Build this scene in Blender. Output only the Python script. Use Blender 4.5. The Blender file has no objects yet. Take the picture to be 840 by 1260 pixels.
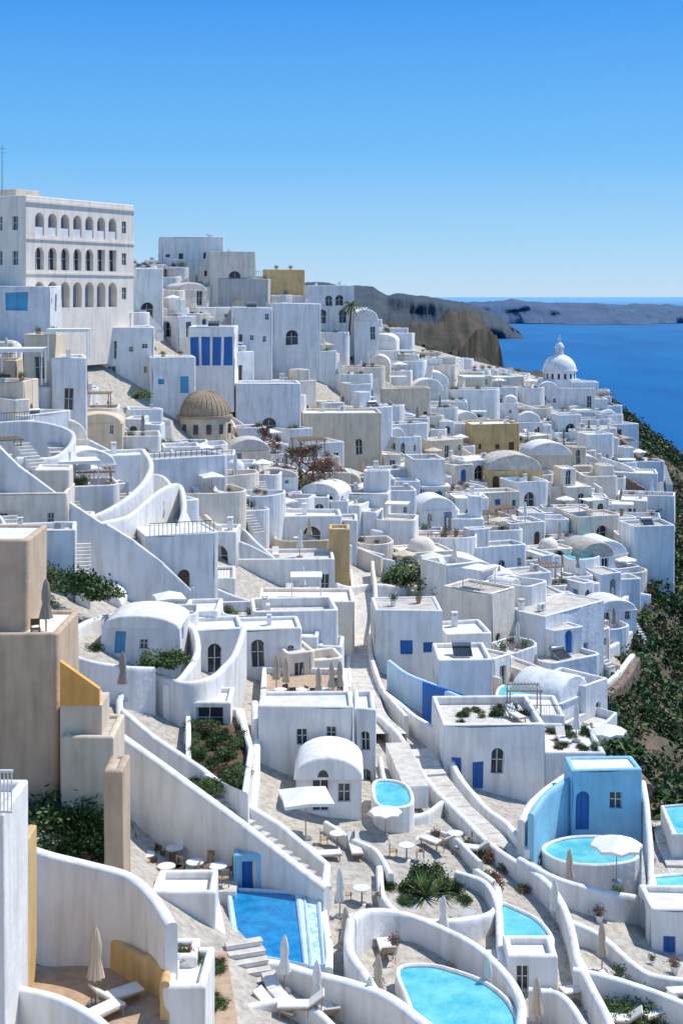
import bpy, math, random
import numpy as np
from mathutils import Vector, Matrix, noise
R=random.Random(11)
F=1700.0
# survey helpers: bearing / depression -> world metres (viewpoint is the origin, x right, y ahead, z up)
def X(px,d): return (px-420)/F*d
def Zp(py,d): return -(py-362)/F*d
def P(px,py,d): return (X(px,d),d,Zp(py,d))
def G(px,py,z):
    d=F*(-z)/(py-362); return (X(px,d),d)
SC=bpy.context.scene
COL=SC.collection
# ------------------------------------------------------------------ materials
MATS={}
def nd(nt,t,**k):
    n=nt.nodes.new(t)
    for a,b in k.items(): setattr(n,a,b)
    return n
def pmat(name,col,rough=.85,var=.12,scale=.8,bump=.25,bscale=6.,streak=0.,col2=None,spec=.3,rand=.06,metal=0.):
    m=bpy.data.materials.new(name); m.use_nodes=True; nt=m.node_tree; L=nt.links
    b=nt.nodes['Principled BSDF']
    geo=nd(nt,'ShaderNodeNewGeometry')
    n1=nd(nt,'ShaderNodeTexNoise'); n1.inputs['Scale'].default_value=scale; n1.inputs['Detail'].default_value=4; n1.inputs['Roughness'].default_value=.65
    L.new(geo.outputs['Position'],n1.inputs['Vector'])
    rp=nd(nt,'ShaderNodeValToRGB'); e=rp.color_ramp.elements
    c2=col2 if col2 else tuple(c*(1-var*1.6) for c in col)
    e[0].position=.32; e[0].color=(*c2,1); e[1].position=.62; e[1].color=(*[min(.9,c*(1+var*.3)) for c in col],1)
    L.new(n1.outputs['Fac'],rp.inputs['Fac'])
    out=rp.outputs['Color']
    if streak>0:
        mp=nd(nt,'ShaderNodeMapping'); mp.inputs['Scale'].default_value=(2.2,2.2,.25)
        L.new(geo.outputs['Position'],mp.inputs['Vector'])
        n2=nd(nt,'ShaderNodeTexNoise'); n2.inputs['Scale'].default_value=1.0; n2.inputs['Detail'].default_value=4
        L.new(mp.outputs[0],n2.inputs['Vector'])
        r2=nd(nt,'ShaderNodeValToRGB'); q=r2.color_ramp.elements
        q[0].position=.3; q[0].color=(1-streak,1-streak*1.08,1-streak*1.25,1); q[1].position=.55; q[1].color=(1,1,1,1)
        L.new(n2.outputs['Fac'],r2.inputs['Fac'])
        mx=nd(nt,'ShaderNodeMix',data_type='RGBA',blend_type='MULTIPLY'); mx.inputs[0].default_value=1
        L.new(out,mx.inputs[6]); L.new(r2.outputs['Color'],mx.inputs[7]); out=mx.outputs[2]
    if rand>0:
        oi=nd(nt,'ShaderNodeObjectInfo'); mr=nd(nt,'ShaderNodeMapRange'); mr.inputs['To Min'].default_value=1-rand*1.5; mr.inputs['To Max'].default_value=1+rand*.3
        L.new(oi.outputs['Random'],mr.inputs['Value'])
        hs=nd(nt,'ShaderNodeHueSaturation'); L.new(out,hs.inputs['Color']); L.new(mr.outputs[0],hs.inputs['Value']); out=hs.outputs['Color']
    L.new(out,b.inputs['Base Color'])
    b.inputs['Roughness'].default_value=rough; b.inputs['Metallic'].default_value=metal
    b.inputs['Specular IOR Level'].default_value=spec
    if bump>0:
        n3=nd(nt,'ShaderNodeTexNoise'); n3.inputs['Scale'].default_value=bscale; n3.inputs['Detail'].default_value=3
        L.new(geo.outputs['Position'],n3.inputs['Vector'])
        bp=nd(nt,'ShaderNodeBump'); bp.inputs['Strength'].default_value=bump; bp.inputs['Distance'].default_value=.08
        L.new(n3.outputs['Fac'],bp.inputs['Height']); L.new(bp.outputs[0],b.inputs['Normal'])
    MATS[name]=m; return m
pmat('white_plaster',(.82,.81,.79),var=.06,scale=.6,streak=.19,bump=.45,bscale=2.5)
pmat('white_plaster_b',(.76,.77,.78),var=.07,scale=.8,streak=.19,bump=.45,bscale=3)
pmat('warm_white_plaster',(.80,.72,.61),var=.07,scale=.8,streak=.18,bump=.45,bscale=3)
pmat('blue_wash',(.52,.68,.82),var=.06,streak=.1)
pmat('pool_wall',(.30,.60,.80),var=.08,streak=.1)
pmat('cream_plaster',(.70,.60,.46),var=.08,streak=.18)
pmat('hotel_plaster',(.82,.74,.64),var=.05,streak=.15)
pmat('grey_plaster',(.50,.49,.47),var=.1,streak=.2)
pmat('tan_plaster',(.58,.44,.31),var=.1,streak=.2)
pmat('ochre_plaster',(.68,.47,.22),var=.1,streak=.18)
pmat('orange_plaster',(.80,.42,.12),var=.08,streak=.15)
pmat('roof_screed',(.58,.54,.48),var=.2,scale=1.2,bump=.3)
pmat('roof_white',(.77,.75,.71),var=.12,scale=1.1)
pmat('paving',(.50,.46,.40),var=.24,scale=2.5,bump=.5,bscale=4)
pmat('paving_light',(.64,.60,.54),var=.16,scale=2.0,bump=.4)
pmat('terracotta_floor',(.50,.36,.25),var=.15,scale=3)
pmat('stone_wall',(.24,.18,.13),var=.45,scale=2.2,bump=1.,bscale=3)
pmat('dome_stone',(.42,.32,.22),var=.2,scale=3,bump=.6)
pmat('glass_dark',(.04,.05,.065),rough=.12,var=.2,bump=0,spec=.5)
pmat('blue_paint',(.03,.16,.48),rough=.45,var=.1,bump=.1)
pmat('light_blue_paint',(.10,.38,.62),rough=.5,var=.1,bump=.1)
pmat('greyblue_paint',(.22,.30,.38),rough=.5,var=.1,bump=.1)
pmat('brown_wood',(.16,.10,.06),rough=.6,var=.25,scale=4,bump=.3)
pmat('pale_wood',(.42,.31,.20),rough=.6,var=.2,scale=4,bump=.3)
pmat('frame_white',(.78,.78,.76),rough=.5,bump=0)
pmat('metal_grey',(.35,.36,.38),rough=.4,bump=0,metal=.6)
pmat('canvas_beige',(.62,.52,.40),var=.08,bump=.2)
pmat('canvas_taupe',(.36,.31,.27),var=.08,bump=.2)
pmat('canvas_white',(.80,.79,.76),var=.05,bump=.2)
pmat('cushion',(.74,.72,.68),bump=.1)
pmat('terracotta',(.48,.24,.14),var=.1)
pmat('leaf_dark',(.035,.07,.02),var=.3,scale=3,bump=0,rough=.6)
pmat('leaf_mid',(.07,.13,.035),var=.3,scale=3,bump=0,rough=.6)
pmat('leaf_light',(.14,.21,.06),var=.3,scale=3,bump=0,rough=.6)
pmat('leaf_dry',(.18,.13,.07),var=.3,scale=3,bump=0,rough=.8)
pmat('flower_pink',(.50,.10,.20),var=.3,scale=3,bump=0,rough=.7)
pmat('flower_red',(.33,.08,.05),var=.3,scale=3,bump=0,rough=.7)
pmat('bark',(.16,.11,.08),var=.3,scale=5,bump=.5)
pmat('soil',(.14,.09,.06),var=.3,scale=4)
pmat('cliff_rock',(.15,.11,.075),var=.4,scale=.3,bump=1.,bscale=1.2,col2=(.045,.05,.025),rand=0)
pmat('headland_rock',(.075,.055,.04),var=.4,scale=.09,bump=1.,bscale=.4,col2=(.022,.032,.02),rand=0)
pmat('far_land',(.06,.105,.18),var=.4,scale=.008,bump=0,col2=(.035,.085,.165),rand=0)  # blue distance haze is baked into this land colour
pmat('far_land_b',(.048,.064,.08),var=.4,scale=.012,bump=0,col2=(.022,.045,.07),rand=0)  # brown-green land with bluish haze mixed into its colour
def water(name,c1,c2,scale=1.2,bs=5,rough=.05):
    m=pmat(name,c1,rough=rough,scale=scale,bump=.3,bscale=bs,col2=c2,spec=.5,rand=0); return m
water('pool_turquoise',(.19,.58,.62),(.06,.42,.50),scale=.9)
water('pool_blue',(.02,.26,.52),(.01,.15,.38),scale=1.5)
water('pool_foam',(.75,.80,.82),(.2,.5,.7),scale=3)
# ------------------------------------------------------------------ mesh builder
class MB:
    def __init__(s): s.v=[];s.f=[];s.m=[];s.s=[];s.mats=[]
    def mi(s,m):
        if m not in s.mats: s.mats.append(m)
        return s.mats.index(m)
    def face(s,pts,m,sm=False):
        b=len(s.v); s.v.extend(pts); s.f.append(tuple(range(b,b+len(pts)))); s.m.append(s.mi(m)); s.s.append(sm)
    def grid(s,rows,m,sm=True,closeu=False):
        b=len(s.v); n=len(rows[0])
        for r in rows: s.v.extend(r)
        k=s.mi(m)
        for i in range(len(rows)-1):
            for j in range(n if closeu else n-1):
                j2=(j+1)%n
                s.f.append((b+i*n+j,b+i*n+j2,b+(i+1)*n+j2,b+(i+1)*n+j)); s.m.append(k); s.s.append(sm)
    def box(s,x0,x1,y0,y1,z0,z1,m,c=0.):
        if c<=0:
            a=[(x0,y0,z0),(x1,y0,z0),(x1,y1,z0),(x0,y1,z0),(x0,y0,z1),(x1,y0,z1),(x1,y1,z1),(x0,y1,z1)]
            for q in ((0,1,5,4),(1,2,6,5),(2,3,7,6),(3,0,4,7),(4,5,6,7),(3,2,1,0)): s.face([a[i] for i in q],m)
        else:
            lo=[(x0,y0),(x1,y0),(x1,y1),(x0,y1)]; hi=[(x0+c,y0+c),(x1-c,y0+c),(x1-c,y1-c),(x0+c,y1-c)]
            for i in range(4):
                j=(i+1)%4
                s.face([(*lo[i],z0),(*lo[j],z0),(*lo[j],z1-c),(*lo[i],z1-c)],m)
                s.face([(*lo[i],z1-c),(*lo[j],z1-c),(*hi[j],z1),(*hi[i],z1)],m)
            s.face([(*h,z1) for h in hi],m)
    def cyl(s,x,y,z0,z1,r0,r1,m,n=10,cap=True,sm=True):
        rows=[[(x+r*math.cos(2*math.pi*i/n),y+r*math.sin(2*math.pi*i/n),z) for i in range(n)] for r,z in ((r0,z0),(r1,z1))]
        s.grid(rows,m,sm,True)
        if cap: s.face(list(rows[1]),m)
    def tube(s,a,b,r0,r1,m,n=5):
        a=Vector(a);b=Vector(b);d=(b-a).normalized(); u=d.orthogonal().normalized(); w=d.cross(u)
        rows=[[tuple(p+u*r*math.cos(2*math.pi*i/n)+w*r*math.sin(2*math.pi*i/n)) for i in range(n)] for p,r in ((a,r0),(b,r1))]
        s.grid(rows,m,True,True)
    def wall(s,p0,p1,z0,z1,ops,m,dep=.22,detail=True,e=0.):
        dx,dy=p1[0]-p0[0],p1[1]-p0[1]; L=math.hypot(dx,dy); ux,uy=dx/L,dy/L; ix,iy=-uy,ux
        def Q(u,z,k=0.): return (p0[0]+ux*u+ix*k,p0[1]+uy*u+iy*k,z)
        ok=[]
        for o in ops:
            u0,u1,a,b=o[0],o[1],o[2],o[3]
            if u0<.05+e or u1>L-.05-e or a<=z0 or b>z1-.02: continue
            if any(u0<q[1]+.05 and u1>q[0]-.05 and a<q[3]+.05 and b>q[2]-.05 for q in ok): continue
            ok.append(o)
        us=sorted({e,L-e}|{o[0] for o in ok}|{o[1] for o in ok}); vs=sorted({z0,z1}|{o[2] for o in ok}|{o[3] for o in ok})
        for i in range(len(us)-1):
            if us[i+1]-us[i]<1e-5: continue
            for j in range(len(vs)-1):
                cu=(us[i]+us[i+1])/2; cv=(vs[j]+vs[j+1])/2
                if any(o[0]<cu<o[1] and o[2]<cv<o[3] for o in ok): continue
                s.face([Q(us[i],vs[j]),Q(us[i+1],vs[j]),Q(us[i+1],vs[j+1]),Q(us[i],vs[j+1])],m)
        for o in ok:
            u0,u1,a,b=o[:4]; kind=o[4]; pm=o[5]; dp=o[6] if len(o)>6 else dep
            if kind=='arch':
                r=(u1-u0)/2; sp=b-r; n=8; arc=[(u0+r-r*math.cos(math.pi*i/n),sp+r*math.sin(math.pi*i/n)*.999) for i in range(n+1)]
                for i in range(n):
                    s.face([Q(*arc[i]),Q(*arc[i+1]),Q(arc[i+1][0],b),Q(arc[i][0],b)],m)
                out=[(u0,a)]+arc+[(u1,a)]
            else: out=[(u0,a),(u0,b),(u1,b),(u1,a)]
            for i in range(len(out)):
                j=(i+1)%len(out)
                s.face([Q(*out[i]),Q(*out[j]),Q(*out[j],dp),Q(*out[i],dp)],m)
            s.face([Q(*q,dp) for q in out],pm)
            if detail and dp<.6:
                fm='frame_white' if pm=='glass_dark' else pm
                w=.05; um=(u0+u1)/2; top=b-(.0 if kind!='arch' else (u1-u0)*.15)
                def bar(ua,ub,va,vb):
                    k0,k1=dp-.05,dp-.005
                    s.face([Q(ua,va,k0),Q(ub,va,k0),Q(ub,vb,k0),Q(ua,vb,k0)],fm)
                    s.face([Q(ua,va,k0),Q(ua,vb,k0),Q(ua,vb,k1),Q(ua,va,k1)],fm)
                    s.face([Q(ub,va,k0),Q(ub,vb,k0),Q(ub,vb,k1),Q(ub,va,k1)],fm)
                if pm=='glass_dark':
                    bar(um-w/2,um+w/2,a,top-.01); bar(u0+.01,u0+w,a,sp if kind=='arch' else b); bar(u1-w,u1-.01,a,sp if kind=='arch' else b)
                    bar(u0+w+.01,um-w,(a+b)/2,(a+b)/2+w)
                    bar(um+w,u1-w-.01,(a+b)/2,(a+b)/2+w)
                else:
                    bar(um-.012,um+.012,a,top-.01)
    def block(s,x0,x1,y0,y1,z0,h,pa,m,rm,of=(),orr=(),ol=(),t=.3,c=.09,r=.24):
        top=h+pa; r=min(r,(x1-x0)*.2,(y1-y0)*.2)
        s.wall((x0,y0),(x1,y0),z0,top-c,of,m,e=r); s.wall((x1,y0),(x1,y1),z0,top-c,orr,m,e=r)
        s.wall((x1,y1),(x0,y1),z0,top-c,(),m,e=r); s.wall((x0,y1),(x0,y0),z0,top-c,ol,m,e=r)
        def rr(k):
            q=max(.03,r-k); o=[]
            for cx,cy,a0 in ((x0+k+q,y0+k+q,math.pi),(x1-k-q,y0+k+q,1.5*math.pi),(x1-k-q,y1-k-q,0),(x0+k+q,y1-k-q,.5*math.pi)):
                for i in range(4):
                    a=a0+math.pi/2*i/3; o.append((cx+q*math.cos(a),cy+q*math.sin(a)))
            return o
        A=rr(0)
        for k in range(4):
            seg=A[k*4:k*4+4]; s.grid([[(*p,z0) for p in seg],[(*p,top-c) for p in seg]],m,True)
        rows=[[(*p,z) for p in rr(k)] for k,z in ((0,top-c),(c*.3,top-c*.3),(c,top),(t-c,top),(t-c*.3,top-c*.3),(t,top-c))]
        s.grid(rows,m,True,True)
        D=rr(t)
        if pa>c+.01: s.grid([[(*p,top-c) for p in D],[(*p,h) for p in D]],m,False,True)
        zz=h if pa>c+.01 else top-c
        s.face([(*q,zz) for q in D],rm)
    def vault(s,x0,x1,y0,y1,zs,rise,m,n=12):
        xm=(x0+x1)/2; a=(x1-x0)/2
        def pr(k): return [(xm-(a-k)*math.cos(math.pi*i/n),zs+(rise-k)*math.sin(math.pi*i/n)) for i in range(n+1)]
        s.grid([[(x,y,z) for x,z in pr(k)] for y,k in ((y0,.12),(y0+.04,.03),(y0+.14,0),(y1-.14,0),(y1,.12))],m,True)
        for y in (y0,y1): s.face([(x,y,z) for x,z in pr(.12)],m)
    def dome(s,x,y,z,r,m,rz=None,n=20,k=7,top=True):
        rz=rz or r
        rows=[[(x+r*math.cos(t)*math.cos(2*math.pi*i/n),y+r*math.cos(t)*math.sin(2*math.pi*i/n),z+rz*math.sin(t)) for i in range(n)] for t in [math.pi/2*j/k*.995 for j in range(k+1)]]
        s.grid(rows,m,True,True)
    def plan(s,poly,zf,drop,ph,t,m,fm):
        cx=sum(p[0] for p in poly)/len(poly); cy=sum(p[1] for p in poly)/len(poly)
        def ins(k):
            o=[]
            n=len(poly)
            for i in range(n):
                a=poly[i-1];b=poly[i];c=poly[(i+1)%n]
                tx,ty=c[0]-a[0],c[1]-a[1]; l=math.hypot(tx,ty) or 1
                nx,ny=ty/l,-tx/l
                if nx*(cx-b[0])+ny*(cy-b[1])<0: nx,ny=-nx,-ny
                e1=(b[0]-a[0],b[1]-a[1]); l1=math.hypot(*e1) or 1
                cs=max(.6,abs((e1[0]*tx+e1[1]*ty)/(l1*l)))
                o.append((b[0]+nx*k/cs,b[1]+ny*k/cs))
            return o
        c=.06; top=zf+ph; B=ins(c);C=ins(t-c);D=ins(t); n=len(poly)
        rows=[]
        for q,z in ((poly,zf-drop),(poly,top-c),(B,top),(C,top),(D,top-c),(D,zf)):
            rows.append([(*p,z) for p in q])
        s.grid(rows,m,False,True)
        s.face([(*p,zf) for p in D],fm)
    def obj(s,name,loc=(0,0,0),rz=0.,scale=1.):
        if 'house' in name or 'terrace' in name:
            k=Vector(loc)*.37; o=[]
            for p in s.v:
                q=noise.noise_vector(Vector(p)*.45+k); o.append((p[0]+q.x*.12,p[1]+q.y*.12,p[2]+q.z*.14))
            s.v=o
        me=s.mesh(name); return inst(name,me,loc,rz,scale)
    def mesh(s,name):
        me=bpy.data.meshes.new(name); me.from_pydata(s.v,[],s.f)
        for m in s.mats: me.materials.append(MATS[m])
        me.polygons.foreach_set('material_index',s.m); me.polygons.foreach_set('use_smooth',s.s); me.update(); return me
def inst(name,me,loc,rz=0.,scale=1.):
    o=bpy.data.objects.new(name,me); o.location=loc; o.rotation_euler=(0,0,rz)
    o.scale=(scale,)*3 if not isinstance(scale,tuple) else scale
    COL.objects.link(o); return o
# ------------------------------------------------------------------ terrain
SV=[(-100,1260,48),(200,1262,50),(450,1260,55),(560,1240,58),(700,1260,58),(840,1260,60),(950,1260,62),
(50,1130,52),(200,1090,64),(330,1150,61),(430,1080,68),(530,1100,68),(640,1180,64),(720,1080,74),(830,1130,75),
(80,1010,58),(240,935,76),(380,1010,76),(480,990,78),(560,1010,80),(800,990,95),
(100,800,85),(190,840,85),(350,870,95),(450,870,98),(500,850,105),(600,910,100),(640,880,105),(750,905,115),(830,905,120),
(90,750,92),(150,740,100),(260,720,115),(350,750,118),(450,730,130),(560,750,135),(650,790,130),(720,690,165),(760,810,140),
(60,560,122),(150,590,127),(280,620,142),(380,615,155),(500,635,165),(600,655,170),(700,615,190),(780,580,220),
(50,470,150),(150,485,160),(250,540,162),(350,525,185),(450,530,195),(550,515,220),(650,505,240),(720,500,250),
(0,395,160),(150,395,175),(250,392,195),(350,410,210),(430,412,225),(500,438,240),(600,460,262),
(240,355,225),(330,372,240),(430,398,265)]
pts=[P(*q) for q in SV]+[(0,0,-4),(-60,0,0),(30,0,-10),(0,22,-19),(-20,25,-17),(25,22,-20),(-60,60,-10),(-90,110,-2),(-110,180,4),(-120,300,2),
 (-60,300,0),(0,300,-8),(40,300,-17),(-60,400,-5),(0,400,-16),(50,400,-26),(-60,500,-12),(10,500,-20),(60,500,-28),(-150,600,-14),(0,600,-26),(60,620,-35),(-250,100,0),(-250,400,0)]
TA=np.array(pts); TN=len(TA)
def U(r2): return np.where(r2>1e-9,.5*r2*np.log(r2+1e-12),0.)
XY=TA[:,:2]/100.
TK=U(((XY[:,None]-XY[None])**2).sum(-1))+np.eye(TN)*.0015
TM=np.zeros((TN+3,TN+3)); TM[:TN,:TN]=TK; TM[:TN,TN]=1; TM[:TN,TN+1:]=XY; TM[TN,:TN]=1; TM[TN+1:,:TN]=XY.T
TW=np.linalg.solve(TM,np.concatenate([TA[:,2],[0,0,0]]))
def tps(x,y):
    q=np.stack([np.atleast_1d(x),np.atleast_1d(y)],-1)/100.
    k=U(((q[:,None]-XY[None])**2).sum(-1))
    return k@TW[:TN]+TW[TN]+q@TW[TN+1:]
YE=[0,45,60,80,92,105,118,142,170,215,250,300,400,500,600,800]; XE=[34,34,32,27,21.5,20.5,22.5,30,37.5,46,48,50,57,64,58,50]
def xe(y): return float(np.interp(y,YE,XE))
def H(x,y):
    e=xe(y); b=float(tps(min(x,e),y)[0])
    if x>e: b-=.75*min(x-e,14)+1.25*max(0,x-e-14)
    return b
def ground(px,py):
    d=40.
    while d<320:
        if Zp(py,d)<=H(X(px,d),d): break
        d+=.4
    return (X(px,d),d,H(X(px,d),d))
xs=np.concatenate([np.arange(-300,-80,8.),np.arange(-80,110,2.2),np.arange(110,330,6.)]); ys=np.concatenate([np.arange(-12,300,2.4),np.arange(300,860,5.)])
gx,gy=np.meshgrid(xs,ys); E=np.interp(gy,YE,XE)
z=np.zeros(gx.size); fx=np.minimum(gx,E).ravel(); fy=gy.ravel()
for i in range(0,gx.size,4000): z[i:i+4000]=tps(fx[i:i+4000],fy[i:i+4000])
z=z.reshape(gx.shape); ex=np.maximum(0,gx-E)
z-=.75*np.minimum(ex,14)+1.25*np.maximum(0,ex-14)
z-=np.maximum(0,gy-600)*1.1
amp=np.clip(ex/6,0,1)+np.clip((gy-300)/60,0,1)*1.5
for i in range(gx.shape[0]):
    for j in range(gx.shape[1]):
        if amp[i,j]>0:
            p=Vector((gx[i,j],gy[i,j],0)); z[i,j]+=amp[i,j]*(noise.fractal(p*.07,1,2,4)*3.+noise.fractal(p*.3,1,2,3)*.7)
z=np.maximum(z,-212)
me=bpy.data.meshes.new('hillside_terrain'); V=np.stack([gx,gy,z],-1).reshape(-1,3); ny,nx=gx.shape
fs=[];mi=[]
for i in range(ny-1):
    for j in range(nx-1):
        a=i*nx+j; fs.append((a,a+1,a+nx+1,a+nx)); yy=gy[i,j]
        mi.append(0 if (ex[i,j+1]<=0 and yy<285) else (1 if yy<285 else 2))
me.from_pydata(V.tolist(),[],fs)
for m in('paving','cliff_rock','headland_rock'): me.materials.append(MATS[m])
me.polygons.foreach_set('material_index',mi); me.polygons.foreach_set('use_smooth',[True]*len(fs))
inst('hillside_terrain',me,(0,0,0))
# sea
m=bpy.data.materials.new('sea_water'); m.use_nodes=True; nt=m.node_tree; b=nt.nodes['Principled BSDF']
geo=nd(nt,'ShaderNodeNewGeometry'); mp=nd(nt,'ShaderNodeMapping'); mp.inputs['Scale'].default_value=(.0012,.0004,1)
nt.links.new(geo.outputs['Position'],mp.inputs[0]); nz=nd(nt,'ShaderNodeTexNoise'); nz.inputs['Scale'].default_value=3; nz.inputs['Detail'].default_value=8
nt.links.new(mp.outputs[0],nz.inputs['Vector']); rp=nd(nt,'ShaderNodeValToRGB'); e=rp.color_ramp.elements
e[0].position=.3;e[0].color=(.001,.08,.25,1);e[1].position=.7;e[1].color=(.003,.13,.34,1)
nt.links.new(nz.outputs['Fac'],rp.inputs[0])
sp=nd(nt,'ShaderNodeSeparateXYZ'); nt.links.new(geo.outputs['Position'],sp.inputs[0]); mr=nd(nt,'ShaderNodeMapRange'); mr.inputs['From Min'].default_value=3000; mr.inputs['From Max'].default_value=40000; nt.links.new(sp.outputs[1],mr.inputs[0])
mx=nd(nt,'ShaderNodeMix',data_type='RGBA'); nt.links.new(mr.outputs[0],mx.inputs[0]); nt.links.new(rp.outputs[0],mx.inputs[6]); mx.inputs[7].default_value=(.16,.36,.56,1)  # aerial haze put into the sea colour: paler with distance
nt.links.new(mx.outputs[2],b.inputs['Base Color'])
b.inputs['Roughness'].default_value=.45; b.inputs['Specular IOR Level'].default_value=.12
n3=nd(nt,'ShaderNodeTexNoise'); n3.inputs['Scale'].default_value=.15; n3.inputs['Detail'].default_value=6; nt.links.new(geo.outputs['Position'],n3.inputs['Vector'])
bp=nd(nt,'ShaderNodeBump'); bp.inputs['Strength'].default_value=.6; bp.inputs['Distance'].default_value=1.; nt.links.new(n3.outputs[0],bp.inputs['Height']); nt.links.new(bp.outputs[0],b.inputs['Normal'])
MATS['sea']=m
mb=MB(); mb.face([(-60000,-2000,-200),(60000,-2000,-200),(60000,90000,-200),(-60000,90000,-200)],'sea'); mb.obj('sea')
# far land
def far(name,pxs,tops,d,depth,mat,seed,ns=.0025,na=12,ga=.16,ja=200,N=220,K=14):
    mb=MB(); rows=[]
    for k in range(K+1):
        r=[]; f=k/K
        for i in range(N+1):
            t=i/N; px=pxs[0]+(pxs[-1]-pxs[0])*t; tp=np.interp(px,pxs,tops)
            dd=d+depth*f; x=X(px,d)*(1+f*.02)
            zt=Zp(tp,d+depth*.5)
            rg=noise.fractal(Vector((x*ns+seed,dd*ns*.8,0)),1,2,6)
            prof=min(1,math.sin(math.pi*min(1,f*1.0+.02))*1.3)
            zz=-202+(zt+202)*prof*(1+rg*ga*(1-prof*.7))+(rg*na if 0<f<1 else -5)
            r.append((x,dd+rg*ja*(1-f),max(-215,zz)))
        rows.append(r)
    mb.grid(rows,mat,True); mb.obj(name)
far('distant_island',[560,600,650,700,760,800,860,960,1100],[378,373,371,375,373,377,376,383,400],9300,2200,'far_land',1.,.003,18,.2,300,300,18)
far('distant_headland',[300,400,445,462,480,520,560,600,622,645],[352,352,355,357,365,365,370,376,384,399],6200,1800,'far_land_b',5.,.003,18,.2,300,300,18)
far('rocky_headland',[400,440,480,520,560,600,622,632,638,642],[392,398,403,406,411,414,421,431,446,470],470,170,'headland_rock',2.,.03,4.5,.16,26,220,30)
# ------------------------------------------------------------------ prototypes
def leafmesh(name,nl,rad,leaf,mats,squash=.75,clumps=14,seed=1,wts=None):
    r=random.Random(seed); mb=MB()
    cs=[]
    for i in range(clumps):
        v=Vector((r.gauss(0,1),r.gauss(0,1),abs(r.gauss(0,1)))).normalized()*r.uniform(.35,.85)*rad
        cs.append((v,r.uniform(.22,.42)*rad,r.choices(mats,wts)[0]))
    for i in range(nl):
        c,cr,cm=r.choice(cs); 
        p=c+Vector((r.gauss(0,1),r.gauss(0,1),r.gauss(0,1)))*cr*.55; p.z=abs(p.z)*squash
        u=Vector((r.gauss(0,1),r.gauss(0,1),r.gauss(0,1))).normalized(); w=u.orthogonal().normalized()
        l=leaf*r.uniform(.6,1.4)
        mb.face([tuple(p-u*l),tuple(p+w*l*.45),tuple(p+u*l),tuple(p-w*l*.45)],cm if r.random()<.8 else r.choice(mats))
    for c,cr,cm in cs: mb.tube((0,0,0),(c.x,c.y,c.z*squash),.03*rad,.01*rad,'bark',4)
    return mb.mesh(name)
BUSH=[leafmesh('shrub',1700,1,.075,['leaf_dark','leaf_mid','leaf_light'],seed=i,wts=[2,3,3]) for i in range(3)]
BOUG=leafmesh('bougainvillea',1300,1,.08,['flower_pink','leaf_mid','flower_red'],seed=9,wts=[2,3,1])
DRYB=leafmesh('dry_shrub',1200,1,.08,['leaf_dry','leaf_mid','flower_red'],seed=12,wts=[3,3,1])
def p_umb_closed(mat):
    mb=MB(); mb.cyl(0,0,0,2.55,.035,.03,'pale_wood',6); mb.cyl(0,0,0,.1,.3,.28,'metal_grey',12)
    rows=[]; n=32
    for z,r in ((2.55,.03),(2.4,.09),(2.0,.15),(1.7,.15),(1.55,.12),(1.2,.19),(.9,.24)):
        rows.append([(r*(1+.28*math.cos(8*2*math.pi*i/n)*(1 if z<2.5 else 0))*math.cos(2*math.pi*i/n),r*(1+.28*math.cos(16*math.pi*i/n))*math.sin(2*math.pi*i/n),z) for i in range(n)])
    mb.grid(rows,mat,True,True); return mb.mesh('closed_parasol')
UC=p_umb_closed('canvas_beige'); UCT=p_umb_closed('canvas_taupe'); UCW=p_umb_closed('canvas_white')
def p_umb_open(mat,sq=False):
    mb=MB(); mb.cyl(0,0,0,2.6,.03,.03,'pale_wood',6); mb.cyl(0,0,0,.08,.32,.3,'metal_grey',12)
    n=4 if sq else 8; r=1.75 if sq else 1.5; o=math.pi/4 if sq else 0
    ring=[(r*math.cos(2*math.pi*i/n+o),r*math.sin(2*math.pi*i/n+o)) for i in range(n)]
    for i in range(n):
        a=ring[i];b=ring[(i+1)%n]; mid=((a[0]+b[0])*.48,(a[1]+b[1])*.48)
        mb.face([(0,0,2.62),(*a,2.12),(*mid,2.19)],mat); mb.face([(0,0,2.62),(*mid,2.19),(*b,2.12)],mat)
        mb.face([(*a,2.12),(*mid,2.19),(*mid,2.03),(*a,1.96)],mat); mb.face([(*mid,2.19),(*b,2.12),(*b,1.96),(*mid,2.03)],mat)
        mb.tube((0,0,2.2),(a[0]*.95,a[1]*.95,2.1),.012,.012,'pale_wood',4)
    return mb.mesh('open_parasol')
UO=p_umb_open('canvas_white'); UOS=p_umb_open('canvas_white',True); UOB=p_umb_open('canvas_beige')
def p_lounger():
    mb=MB()
    for x in(-.3,.25):
        for y in(.1,1.2): mb.box(x,x+.05,y,y+.05,0,.3,'pale_wood')
    mb.box(-.33,.33,0,1.3,.3,.35,'pale_wood'); mb.box(-.3,.3,.02,1.3,.352,.44,'cushion',.03)
    for k,(m,o) in enumerate((('pale_wood',0),('cushion',.07))):
        a=[(-.3,1.3,.33+o),(.3,1.3,.33+o),(.3,1.85,.75+o),(-.3,1.85,.75+o)]; b=[(p[0],p[1]-.04,p[2]+.05) for p in a]
        mb.face(a,m);mb.face(b,m)
        for i in range(4): mb.face([a[i],a[(i+1)%4],b[(i+1)%4],b[i]],m)
    for x in(-.3,.25): mb.tube((x,1.8,.7),(x,1.7,0),.02,.02,'pale_wood',4)
    return mb.mesh('sun_lounger')
def p_chair(m='pale_wood'):
    mb=MB()
    for x in(-.2,.16):
        mb.box(x,x+.04,-.2,-.16,0,.44,m); mb.box(x,x+.04,.16,.2,0,.9,m)
    mb.box(-.22,.22,-.22,.22,.44,.48,m); mb.box(-.2,.2,.165,.195,.6,.88,m); return mb.mesh('terrace_chair')
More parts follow.
